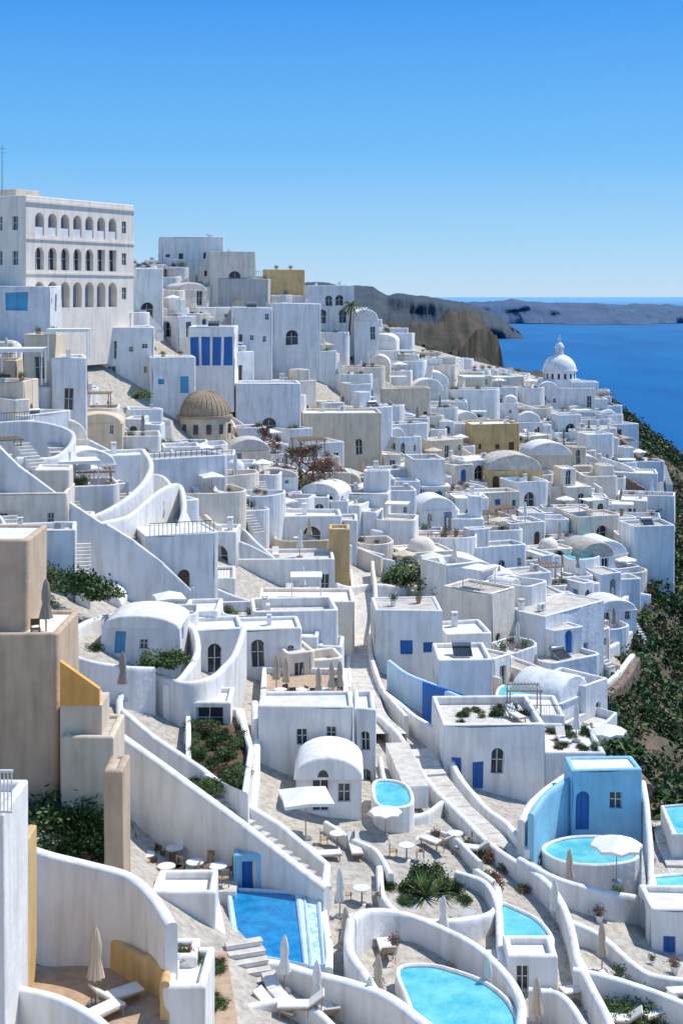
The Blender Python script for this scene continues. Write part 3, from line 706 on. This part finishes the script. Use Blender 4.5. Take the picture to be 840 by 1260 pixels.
pg('open_parasol',UOS,376,1035,.2,1.05); pg('open_parasol',UO,474,1030,0,.6)
# snaking stair lane
WA=[(437,872,99),(466,880,95),(492,905,90),(512,938,86),(540,975,81),(575,1008,77),(600,1035,74),(640,1062,71.5),(680,1090,69),(700,1130,66),(712,1180,62),(735,1225,58),(752,1264,56)]
WBp=[(468,846,102),(500,872,97),(535,898,93),(560,945,87),(590,985,82),(622,1012,78),(650,1045,74)]
cw('stair_lane_parapet_wall',WA,2.2,.4); cw('stair_lane_parapet_wall',WBp,2.2,.4)
for i in range(2,7):
    a=P(*WA[i]);b=P(*WA[i+1])
    stairs('outdoor_stairs',(a[0]+1.1,a[1]+.4,a[2]-1.0),(b[0]+1.1,b[1]+.4,b[2]-1.0),1.6)
stairs('outdoor_stairs',P(512,968,79),P(488,915,87),1.4)
cw('curved_garden_wall',[(452,1000,77),(480,1006,76),(520,1000,77),(545,985,80)],2.5,.3)
cw('curved_garden_wall',[(500,1040,74),(530,1022,75),(560,1030,74),(590,1060,71)],1.6,.3)
cw('curved_garden_wall',[(468,930,84),(474,960,81),(500,975,79)],2,.3)
pool([(458,965),(480,962),(503,970),(508,992),(480,998),(460,990)],-28.0,'pool_turquoise',2)
cw('curved_garden_wall',[(400,1010,74),(430,1030,72),(462,1045,70.5),(480,1075,68)],1.6,.3)
cw('curved_garden_wall',[(466,1065,69),(470,1100,66),(500,1125,64),(560,1130,64),(605,1120,66),(612,1090,69),(585,1068,71)],1.1,.35)
pg('agave_plant',AG,523,1105,0,1.4); pg('agave_plant',AG,545,1100,1,1.2)
for q in((505,1100,.8),(535,1088,1.0),(555,1100,.7),(515,1080,.8),(500,1115,.5),(570,1112,.5),(480,1095,.5)): pg('garden_shrub',R.choice(BUSH),q[0],q[1],R.uniform(0,6),q[2])
# pool 2 group
pool([(486,1196),(525,1189),(562,1197),(600,1212),(630,1238),(640,1275),(600,1310),(520,1310),(500,1240)],-28.9,'pool_turquoise',3)
cw('curved_garden_wall',[(432,1128,60),(450,1118,62),(500,1122,63.5),(550,1142,62.5),(590,1166,60.5),(622,1196,58),(640,1232,55.5),(640,1264,54)],3,.4)
cw('curved_garden_wall',[(432,1128,60),(430,1165,58),(455,1205,55.5),(490,1262,53)],2.5,.4)
# pool 3
pool([(612,1116),(640,1122),(668,1138),(682,1164),(655,1176),(620,1172)],-29.7,'pool_turquoise',3)
cw('curved_garden_wall',[(560,1072,70),(595,1085,69),(612,1112,66.5),(614,1150,63.5),(620,1190,60.5)],2.2,.35)
hb('pool_plant_room',624,686,1176,1222,60.5,2,0,WH,ops=[(.3,.1,.55,1.1,'rect',GD)],ol=[],orr=[],clut=False)
# right: blue courtyard house with pool
hb('blue_washed_house',703,790,948,1024,78,2.2,3,'pool_wall','roof_white',ops=[(.16,.1,.8,2.2,'arch',BP),(.62,1.3,.7,.9,'rect',GD)],clut=False,pa=.12)
cw('blue_washed_wall',[(652,1000,74),(668,978,76),(690,962,78),(706,954,79)],4.5,.35,'pool_wall'); cw('whitewashed_retaining_wall',[(640,1008,74.5),(655,985,77),(690,955,81),(720,938,84)],4,.4)
pool([(665,1046),(700,1032),(762,1034),(786,1058),(745,1068),(690,1064)],-30.3,'pool_turquoise',3)
cw('curved_garden_wall',[(638,1054,71.5),(665,1070,70.5),(700,1084,70),(750,1096,70),(795,1104,71),(824,1126,70)],5,.4)
cw('curved_garden_wall',[(790,960,80),(796,1000,77),(800,1050,74),(800,1100,71)],3,.35)
cw('curved_garden_wall',[(700,1130,66.5),(740,1150,66),(780,1185,64),(810,1200,63.5),(860,1205,63)],3,.4)
cw('curved_garden_wall',[(705,1190,61),(750,1200,60.5),(800,1215,60),(860,1240,59)],3,.4)
cw('curved_garden_wall',[(650,1215,58),(690,1222,57.5),(720,1262,54)],2,.35)
stairs('outdoor_stairs',P(840,1200,66),P(800,1118,73),2.2); stairs('outdoor_stairs',P(848,1100,80),P(815,1010,90),1.6)
stairs('outdoor_stairs',P(770,1250,59.5),P(720,1195,64),1.6)
pool([(800,1080),(870,1076),(880,1136),(835,1138),(806,1108)],-32.0,'pool_turquoise',3,False)
pool([(812,994),(870,990),(870,1030),(826,1030)],-33.2,'pool_turquoise',3,False)
hb('whitewashed_house',800,880,1120,1180,68,3,0,ops=[(.3,.2,.6,1,'rect',BP)],clut=False)
put('open_parasol',UO,758,1085,-30.3,0,.9); inst('open_parasol',UO,(X(745,100),100,Zp(935,100)),0,1)
# house with blue doors + roof garden
hb('whitewashed_house',545,672,893,978,88,6.5,3,ops=[(.13,.9,.6,1.5,'rect',BP),(.33,.3,.7,1.8,'rect',BP),(.52,1.3,.85,1.6,'arch',GD)],pa=.5,rm='paving_light',clut=False)
for i in range(20): inst('garden_shrub',R.choice(BUSH+[DRYB]),(X(R.uniform(565,665),91),R.uniform(89.,93.8),Zp(893,88)-.5),R.uniform(0,6),R.uniform(.25,.6))
inst('sun_lounger',LG,(X(640,91),90,Zp(893,88)-.5),.4); inst('wooden_pergola',PERG,(X(645,92),92.5,Zp(893,88)-.5),0,.7)
hb('whitewashed_house',668,745,925,975,90,6,0,WB,ops=[]); hb('whitewashed_house',640,695,880,925,99,5,0)
for i in range(16): inst('garden_shrub',R.choice(BUSH+[DRYB]),(X(R.uniform(680,735),93),R.uniform(91,96),Zp(925,90)-.3),R.uniform(0,6),R.uniform(.3,.6))
pool([(612,848),(640,842),(668,852),(662,866),(615,868)],-30.6,'pool_turquoise',2)
pool([(538,868),(556,864),(568,874),(560,884),(542,882)],-29.,'pool_turquoise',2)
pool([(688,674),(712,662),(740,668),(737,686),(700,690)],-30.0,'pool_turquoise',2)
pool([(190,548),(215,545),(222,556),(196,560)],-16.3,'pool_turquoise',2)
# cliff-edge tiers
for T in ([(672,672,172),(690,690,168),(735,694,166),(768,684,170),(784,664,176)],
          [(640,708,158),(668,735,152),(710,748,149),(750,745,150),(784,722,158)],
          [(618,745,146),(650,790,138),(700,806,136),(748,796,139),(782,768,147)],
          [(600,800,126),(650,842,121),(705,856,120),(745,838,124),(778,805,133)],
          [(740,562,205),(775,575,203),(792,595,200)],[(650,560,196),(700,575,194),(740,600,190)],[(690,620,184),(730,640,180),(755,665,177)]):
    cw('curved_terrace_wall',T,4.5,.5)
cw('stone_retaining_wall',[(700,862,119),(735,858,120),(765,835,126),(782,808,133)],9,.8,'stone_wall')
cw('stone_retaining_wall',[(735,590,198),(765,585,199),(792,600,198)],6,.8,'stone_wall')
cw('stone_retaining_wall',[(740,520,232),(765,540,226),(790,565,216)],6,.8,'stone_wall'); cw('stone_retaining_wall',[(745,930,97),(775,942,95),(795,965,92)],6,.8,'stone_wall')
# ------------------------------------------------------------------ near left buildings
mb=MB(); mb.block(-10,0,0,5,-9,0,.15,'tan_plaster','roof_white'); mb.block(-10,-1.5,.8,5,0,4.0,.12,'tan_plaster','roof_white'); mb.obj('tan_house',P(72,785,60))
inst('closed_parasol',UCT,P(57,787,61),0,1.05); inst('terrace_chair',CHD,P(44,787,60.6),.3)
hb('tan_house',128,152,948,1068,54,2.,0,'tan_plaster','roof_screed',ops=[],ol=[],orr=[],clut=False,pa=.1)
hb('cream_house',76,140,905,960,59,3,0,'cream_plaster','roof_screed',ops=[],ol=[],orr=[],clut=False,pa=.15)
hb('cream_house',74,112,872,910,62,3,0,'cream_plaster','roof_screed',ops=[],ol=[],orr=[],clut=False,pa=.15)
mb=MB(); w=1.7
mb.face([(0,0,0),(w,0,0),(w,0,.7),(0,0,1.9)],'orange_plaster'); mb.face([(0,.3,0),(w,.3,0),(w,.3,.7),(0,.3,1.9)],'orange_plaster'); mb.face([(0,0,1.9),(w,0,.7),(w,.3,.7),(0,.3,1.9)],'orange_plaster'); mb.face([(w,0,0),(w,.3,0),(w,.3,.7),(w,0,.7)],'orange_plaster'); mb.box(0,w+.1,0.05,2,-5,-.003,'cream_plaster'); mb.obj('orange_gable_wall',P(74,868,59.6))
deck('shrub_terrace',[(-60,1075),(-60,965),(130,965),(130,1075)],-22.9,'soil',3)
for q in((55,1020,1.9),(95,1025,1.9),(75,1005,2.1),(30,1010,1.6),(112,1045,1.3),(45,1050,1.3),(80,1050,1.4)): put('garden_shrub',BUSH[R.randrange(3)],q[0],q[1]+8,-22.9,R.uniform(0,6),q[2])
put('dry_shrub',DRYB,90,1068,-22.9,0,.9); put('dry_shrub',DRYB,60,1070,-22.9,0,.7)
cw('whitewashed_retaining_wall',[(28,1038,50.5),(60,1050,50),(110,1062,50),(160,1075,49.5),(190,1100,48.5),(212,1134,47)],4,.45)
deck('sun_terrace',[(0,1300),(20,1150),(205,1150),(205,1300)],-24.2,'terracotta_floor',3)
cw('yellow_terrace_wall',[(88,1140,51.0),(130,1150,50.),(170,1168,48.6),(203,1186,47.4),(202,1210,46)],2.2,.3,'ochre_plaster')
inst('closed_parasol',UC,(X(118,47),47,-24.2),0,1.05); inst('sun_lounger',LG,(X(165,46),47.6,-24.2),2.2); inst('sun_lounger',LG,(X(145,46),46.6,-24.2),2.4)
mb=MB(); mb.box(0,.3,0,5.5,-3,5.4,'ochre_plaster',.05); mb.box(.3,.36,.4,3.6,.1,4.2,'brown_wood'); 
for i in range(8): mb.box(.36,.4,.45+i*.4,.75+i*.4,.15,4.1,'pale_wood')
mb.obj('wooden_gate_wall',(X(10,46),43.5,-24.2))
hb('whitewashed_house',-60,6,1000,1262,41,3,0,WH,ops=[],ol=[],orr=[],clut=False)
mb=MB(); mb.box(-.7,.05,-.05,.05,0,.06,'frame_white'); mb.box(-.7,.05,-.05,.05,1.2,1.27,'frame_white')
for i in range(7): mb.box(-.66+i*.11,-.63+i*.11,-.02,.02,.06,1.2,'frame_white')
mb.obj('white_balustrade',P(14,1000,41))
cw('curved_garden_wall',[(-30,1205,43.5),(20,1212,43),(70,1226,42),(120,1252,41),(150,1285,40)],3,.35)
hb('planter',198,242,1176,1262,48,1.4,0,WH,'soil',ops=[],ol=[],orr=[],clut=False,pa=.15)
for q in((205,1168,49,.5),(222,1180,48.8,.6),(236,1185,48.5,.5),(225,1178,48.4,.5),(212,1180,48.3,.45)): inst('dry_shrub',R.choice([DRYB,BUSH[0]]),P(*q[:3]),R.uniform(0,6),q[3])
hb('whitewashed_house',200,252,1215,1262,46,3,0,WH,ops=[],ol=[],orr=[],clut=False)
# shrubs at named spots
for q in((60,722,92,2.0),(95,725,91,1.9),(125,735,91,1.6),(45,745,88,1.3),(195,820,81,1.3),(215,815,81,1.),(120,800,82,.7),(510,715,131,2.6),(538,728,130,2.3),(490,718,131,1.8),(350,590,154,2)):
    inst('garden_shrub',BUSH[R.randrange(3)],P(*q[:3]),R.uniform(0,6),q[3])
for q in((330,812,103,1.3),(350,818,102,1.1),(312,808,104,1.),(372,606,152,2.),(390,612,150,1.7)): inst('bougainvillea',BOUG if q[0]<360 else DRYB,P(*q[:3]),R.uniform(0,6),q[3])
# parasol terrace (centre)
deck('parasol_terrace',[(318,880),(322,828),(428,828),(428,880)],-26.6,'terracotta_floor',4,.4)
for q in(340,352,392,408,418): put('closed_parasol',UC,q,R.uniform(850,872),-26.6,0,1.)
for i in range(9): put('terrace_chair',CHD,R.uniform(335,420),R.uniform(845,870),-26.6,R.uniform(0,6))
for q in(345,372,398): put('bistro_table',TB,q,862,-26.6)
put('closed_parasol',UCT,151,862,-23.2,0,1.1)
# dining furniture
for q in((190,1040),(215,1062),(235,1045),(262,1060),(268,1085),(205,1085),(180,1070),(240,1080)):
    put('bistro_table',TB,q[0],q[1],-27.2); 
    for k in(0,1,2):
        a=k*2.1+R.uniform(0,.8); x,y=G(q[0],q[1],-27.2); inst('terrace_chair',R.choice([CH,CHD]),(x+.7*math.sin(a),y-.7*math.cos(a),-27.2),a+math.pi)
for i in range(14): put('potted_plant',R.choice(POT),R.choice([R.uniform(165,200),R.uniform(225,280)]),R.uniform(1018,1040),-27.2,0,R.uniform(.9,1.5))
for q in((425,1185),(465,1245),(390,1255),(455,1275),(660,1275),(682,1140),(545,1165),(418,1130),(700,1100),(600,1250),(350,1225),(740,1200)): pg('closed_parasol',R.choice([UC,UCW]),q[0],q[1],0,.9)
for q in((690,1235),(665,1225),(365,1262),(735,1262),(790,1262),(420,1060),(440,1062),(430,1150),(600,1180),(395,1240),(560,1165),(520,1040),(820,1230),(455,1170),(470,1165),(340,1250),(355,1250),(740,1225),(560,1050)): pg('sun_lounger',LG,q[0],q[1],R.uniform(0,6))
for i in range(34): pg('potted_plant',R.choice(POT),R.uniform(400,840),R.uniform(1010,1250),0,R.uniform(.5,.95))
for q in((415,1045),(560,1045),(445,1115),(625,1210),(500,1060)):
    x,y,zz=ground(*q); inst('bistro_table',TB,(x,y,zz)); inst('terrace_chair',CH,(x-.7,y,zz),1.57); inst('terrace_chair',CH,(x+.7,y,zz),-1.57)
for q in((760,1230,1.1),(785,1255,1.2),(745,1255,.9),(800,1030,.9),(765,1262,1.3),(800,1255,.8)): pg('garden_shrub',R.choice(BUSH),q[0],q[1],0,q[2])
for q in((590,1060,.8),(600,1085,.7),(640,1100,.5),(620,1075,.6),(575,1045,.6),(610,1050,.5)): pg('dry_shrub',DRYB,q[0],q[1],0,q[2])
# ------------------------------------------------------------------ scattered town
LN=[(q.x,q.y) for q in lane]
PROT=[(215,290,538,162),(655,742,498,243),(230,290,448,171),(28,165,372,148),(580,705,598,183),(379,470,398,213),(461,606,835,106),(290,436,725,122),(418,440,372,212),(580,640,555,199),(290,370,520,171),(328,375,360,227),(196,316,345,199),(350,405,592,151)]
SKX=[0,165,200,260,330,380,430,470,500,560,600,640,735,800]; SKY=[352,330,305,312,334,354,376,402,424,438,450,458,476,522]
def zcap(cx,cy,w):
    px=420+cx/cy*F; hw=w*.55/cy*F; zm=Zp(float(np.interp(px,SKX,SKY)),cy)
    for a,b,pyb,d in PROT:
        if cy<d-1 and px+hw>a and px-hw<b: zm=min(zm,Zp(pyb,cy))
    return zm
def blocked(x,y,r):
    for fx,fy,fr in FOOT:
        if (x-fx)**2+(y-fy)**2<((fr+r)*.8)**2: return True
    for lx,ly in LN:
        if abs(x-lx)<r+1 and abs(y-ly)<3: return True
    return False
def furnish(loc,w,dep,z,rot,r,zm):
    f=r.random()
    if z+2.7>zm: f=.99
    if f<.27: inst('open_parasol',r.choice([UO,UO,UOB,UOS]),loc(w/2,dep/2,z),r.uniform(0,3),.85); inst('sun_lounger',LG,loc(w*.3,dep*.3,z),rot+r.uniform(-.3,.3)); inst('sun_lounger',LG,loc(w*.6,dep*.25,z),rot+r.uniform(-.3,.3))
    elif f<.55: inst('closed_parasol',r.choice([UC,UCW,UCT]),loc(w*.6,dep*.5,z)); inst('bistro_table',TB,loc(w*.4,dep*.4,z)); inst('terrace_chair',CH,loc(w*.4-.7,dep*.4,z),1.57); inst('terrace_chair',CHD,loc(w*.4+.7,dep*.4,z),-1.57)
    elif f<.63: inst('wooden_pergola',PERG,loc(w/2,dep*.6,z),rot,min(w,dep)/4.4)
    elif f<.74: inst('shade_canopy',CAN,loc(w/2,dep*.6,z),rot,min(w,dep)/4.2)
    elif f<.9: inst('sun_lounger',LG,loc(w*.4,dep*.3,z),rot+r.uniform(-.5,.5)); inst('closed_parasol',r.choice([UCW,UCT]),loc(w*.7,dep*.5,z))
    for _ in range(r.randrange(0,5)): inst('potted_plant',r.choice(POT),loc(r.uniform(.6,w-.6),r.uniform(.6,dep-.6),z),0,r.uniform(.7,1.4))
    if r.random()<.22: inst('garden_shrub',r.choice(BUSH+[DRYB,BOUG]),loc(r.uniform(.8,w-.8),r.uniform(.8,dep-.8),z),0,r.uniform(.5,1.1))
def plot(cx,cy,w,dep,r):
    rot=math.radians(14+22*noise.noise(Vector((cx*.03,cy*.03,5)))*2+r.uniform(-12,12))
    hs=[H(cx+a*w/2,cy+b*dep/2) for a in(-1,1) for b in(-1,1)]; hc=H(cx,cy); hm=max(hs); hc=(hc*.5+hm*.5)
    ox=cx-math.cos(rot)*w/2+math.sin(rot)*dep/2; oy=cy-math.sin(rot)*w/2-math.cos(rot)*dep/2
    def loc(u,v,z): return (ox+math.cos(rot)*u-math.sin(rot)*v,oy+math.sin(rot)*u+math.cos(rot)*v,z)
    k=r.random(); wm=r.choice(WM); rm=r.choice(['roof_white','roof_white','roof_screed','paving_light','paving'])
    zm=zcap(cx,cy,w)
    if hc+3.2>zm and k<.55: k=.9
    if hm+.5>zm: return
    rc=r.choice([.12,.25,.4,.7])
    if k<.27:
        h=r.uniform(2.4,3.2) if r.random()<.85 or hc+6>zm else r.uniform(4.6,5.4); pa=r.choice([.1,.25,.4,.75]); mb=MB()
        mb.block(0,w,0,dep,-5,h,pa,wm,rm,auto_ops(w,h,r),auto_ops(dep,h,r,.6),auto_ops(dep,h,r,.6),r=rc)
        if r.random()<.35 and hc+h+2.6<zm:
            w2=w*r.uniform(.35,.6); u=r.choice([.05,w-w2-.05]); d2=dep*r.uniform(.4,.7)
            if r.random()<.4: mb.vault(u,u+w2,dep-d2-.03,dep-.03,h+.4,w2*.4,wm); mb.box(u+.02,u+w2-.02,dep-d2,dep-.05,h-.1,h+.42,wm)
            else: mb.block(u,u+w2,dep-d2-.03,dep-.03,h-.1,h+r.uniform(1.4,2.4),.15,wm,rm,auto_ops(w2,2.3,r,.7,h+.1))
        mb.obj('whitewashed_house',(ox,oy,hc),rot); roof_clutter(ox,oy,hc+h,w,dep,rot,r)
    elif k<.38:
        w=min(w,4.6); mb=MB(); zs=r.uniform(1.7,2.3); rs=w*r.uniform(.2,.42)
        mb.wall((0,0),(w,0),-5,zs,auto_ops(w,2.4,r),wm); mb.wall((w,0),(w,dep),-5,zs,auto_ops(dep,2,r,.4),wm); mb.wall((w,dep),(0,dep),-5,zs,(),wm); mb.wall((0,dep),(0,0),-5,zs,auto_ops(dep,2,r,.4),wm)
        mb.vault(0,w,0,dep,zs,rs,wm if r.random()<.7 else rm); mb.box(-.1,w+.1,-.12,.12,zs-.08,zs+.04,wm)
        if r.random()<.5:
            mb.plan([(-.4,-2.2),(w*.5,-2.8),(w+.4,-2.2),(w+.4,-.13),(-.4,-.13)],0,4,.6,.24,wm,'paving_light')
        mb.obj('vaulted_house',(ox,oy,hc),rot)
    elif k<.50:
        mb=MB(); h=2.6; w1=w*r.uniform(.45,.6)
        mb.block(0,w1,0,dep,-5,h,.2,wm,rm,auto_ops(w1,h,r),auto_ops(dep,h,r,.5),auto_ops(dep,h,r,.5),r=rc)
        mb.block(w1+.003,w,.8,dep-.4,-5,h*r.uniform(.4,.75),.6,wm,'paving_light',(),r=rc)
        mb.obj('whitewashed_house',(ox,oy,hc+.2),rot)
    elif k<.52:
        mb=MB(); h=2.1; mb.block(0,w,0,dep,-5,h,.2,wm,rm,auto_ops(w,h,r),auto_ops(dep,h,r,.5),auto_ops(dep,h,r,.5),r=rc); rr=min(w,dep)*.33
        mb.cyl(w/2,dep/2,h,h+.4,rr,rr,wm,20); mb.dome(w/2,dep/2,h+.4,rr*.97,wm,rr*.7,20,6); mb.obj('domed_house',(ox,oy,hc),rot)
    else:
        z=hm+.05; q=min(r.uniform(.4,2.6),w*.48,dep*.6); mb=MB(); ph=r.uniform(.5,.95)
        if r.random()<.25: z+=r.uniform(.5,1.8)
        if z+1>zm: z=hm+.05; ph=.4
        pl=[]
        for (a,b),(s,t2) in (((0,0),(1,1)),((w,0),(-1,1)),((w,dep),(-1,-1)),((0,dep),(1,-1))):
            rr=q if b==0 else .3
            ang0={(1,1):math.pi,(-1,1):1.5*math.pi,(-1,-1):0,(1,-1):.5*math.pi}[(s,t2)]
            for i in range(7):
                an=ang0+math.pi/2*i/6; pl.append((a+s*rr+rr*math.cos(an),b+t2*rr+rr*math.sin(an)))
        isp=r.random()<.06
        if isp: mb.plan(pl,0,5,.2,.3,wm,'pool_turquoise')
        else: mb.plan(pl,0,5,ph,.24,wm,r.choice(['paving_light','paving_light','paving','roof_white','terracotta_floor','roof_screed']))
        mb.obj('rooftop_pool' if isp else 'walled_terrace',(ox,oy,z),rot)
        if not isp: furnish(loc,w,dep,z,rot,r,zm)
    if r.random()<.28: 
        a=loc(w+.5,-.5,hc-1.2); b=loc(w+.5,dep-.5,hc+1.4); stairs('outdoor_stairs',a,b,1.)
y=99.; cnt=0
while y<285:
    x=-.27*y-9; xm=xe(y)-(4.5 if y<128 else 2.2); rd=R.uniform(3.9,4.9)*(1+(y-100)/600)
    while x<xm:
        w=R.uniform(3.0,6.4); dep=R.uniform(3.3,5.2)
        if R.random()<.08: w*=1.5
        cx=x+w/2+R.uniform(-.6,.6); cy=y+R.uniform(-2.,2.)+3*math.sin(x*.08)
        if not blocked(cx,cy,(w+dep)/4): plot(cx,cy,w,dep,R); cnt+=1
        x+=w*R.uniform(.86,1.02)
    y+=rd
print('plots',cnt)
# random curving walls through the town
for i in range(200):
    y=R.uniform(105,260); x=R.uniform(-.24*y,xe(y)-6); 
    if blocked(x,y,1): continue
    pp=[]; a=R.uniform(-.9,1.2); 
    for k in range(5):
        pp.append((x,y,H(x,y)+R.uniform(1.6,2.2))); x+=2.4*math.cos(a); y+=2.4*math.sin(a); a+=R.uniform(-.5,.5)
    if max(p[2]-zcap(p[0],p[1],1) for p in pp)<0: cw('curved_garden_wall',pp,3.5,.35,R.choice([WH,WB,WW]),raw=True,sub=4)
# cliff scrub: one mass
r=np.random.default_rng(4); vs=[];fc=[];ms=[]
NB=2700; k=0
for i in range(NB):
    y=r.uniform(82,290); ee=xe(y); dx=abs(r.normal(0,17))+.2
    if y<128: dx-=2
    x=ee+dx
    if noise.noise(Vector((x*.09,y*.06,3)))>.42 and dx>1: continue
    rad=r.uniform(.6,2.2); z0=H(x,y)+.1; nl=85; mm=r.choice([0,1,2,3],p=[.46,.32,.12,.10])
    c=r.normal(0,1,(nl,3)); c/=np.linalg.norm(c,axis=1)[:,None]; c*=(r.uniform(.3,1.05,(nl,1))**.5)*rad*(1+.25*np.sin(c[:,:1]*7+i)); c[:,2]=np.abs(c[:,2])*.75
    c+=np.array([x,y,z0]); u=r.normal(0,1,(nl,3)); u/=np.linalg.norm(u,axis=1)[:,None]; w=np.cross(u,r.normal(0,1,(nl,3))); w/=np.linalg.norm(w,axis=1)[:,None]
    l=r.uniform(.16,.36,(nl,1))
    q=np.stack([c-u*l,c+w*l*.5,c+u*l,c-w*l*.5],1).reshape(-1,3); vs.append(q); b=np.arange(nl)*4+k; fc.append(np.stack([b,b+1,b+2,b+3],1)); ms.append(np.full(nl,mm)); k+=nl*4
me=bpy.data.meshes.new('cliff_scrub'); me.from_pydata(np.concatenate(vs).tolist(),[],np.concatenate(fc).tolist())
for q in('leaf_dark','leaf_mid','leaf_light','leaf_dry'): me.materials.append(MATS[q])
me.polygons.foreach_set('material_index',np.concatenate(ms).astype(int).tolist()); me.update(); inst('cliff_scrub',me,(0,0,0))
# ------------------------------------------------------------------ light, sky, camera
AZ,EL=62,56
Wd=bpy.data.worlds.new('World'); SC.world=Wd; Wd.use_nodes=True; nt=Wd.node_tree
sk=nd(nt,'ShaderNodeTexSky'); sk.sky_type='NISHITA'; sk.sun_disc=False; sk.sun_elevation=math.radians(EL); sk.sun_rotation=math.radians(AZ); sk.air_density=1.0; sk.dust_density=.3; sk.ozone_density=2.; sk.altitude=200
tc=nd(nt,'ShaderNodeTexCoord'); sx=nd(nt,'ShaderNodeSeparateXYZ'); nt.links.new(tc.outputs['Generated'],sx.inputs[0])
rp=nd(nt,'ShaderNodeValToRGB'); el=rp.color_ramp.elements
el[0].position=0.; el[0].color=(.52,.76,1.0,1); el[1].position=1.; el[1].color=(.14,.34,.72,1)
for ps,c in((.035,(.36,.67,1.0)),(.10,(.15,.52,1.0)),(.21,(.035,.33,.95)),(.40,(.08,.34,.84))):
    q=el.new(ps); q.color=(*c,1)
nt.links.new(sx.outputs[2],rp.inputs[0])
sc=nd(nt,'ShaderNodeVectorMath',operation='SCALE'); sc.inputs['Scale'].default_value=8.2; nt.links.new(rp.outputs[0],sc.inputs[0])
mx=nd(nt,'ShaderNodeMix',data_type='RGBA'); mx.inputs[0].default_value=.88; nt.links.new(sk.outputs[0],mx.inputs[6]); nt.links.new(sc.outputs[0],mx.inputs[7])
bg=nt.nodes['Background']; bg.inputs['Strength'].default_value=.118
nt.links.new(mx.outputs[2],bg.inputs['Color'])
S=Vector((math.sin(math.radians(AZ))*math.cos(math.radians(EL)),math.cos(math.radians(AZ))*math.cos(math.radians(EL)),math.sin(math.radians(EL))))
sl=bpy.data.lights.new('sun','SUN'); sl.energy=4.8; sl.angle=math.radians(.5); sl.color=(1,.94,.86)
so=bpy.data.objects.new('sun',sl); so.rotation_euler=S.to_track_quat('Z','Y').to_euler(); so.location=(60,30,80); COL.objects.link(so)
cam=bpy.data.cameras.new('camera'); cam.sensor_fit='VERTICAL'; cam.sensor_height=36; cam.sensor_width=24; cam.lens=36*F/1260; cam.shift_y=-268/1260; cam.clip_start=.5; cam.clip_end=200000
co=bpy.data.objects.new('camera',cam); co.rotation_euler=(math.pi/2,0,0); COL.objects.link(co); SC.camera=co
SC.view_settings.view_transform='Standard'; SC.view_settings.look='None'; SC.view_settings.exposure=0
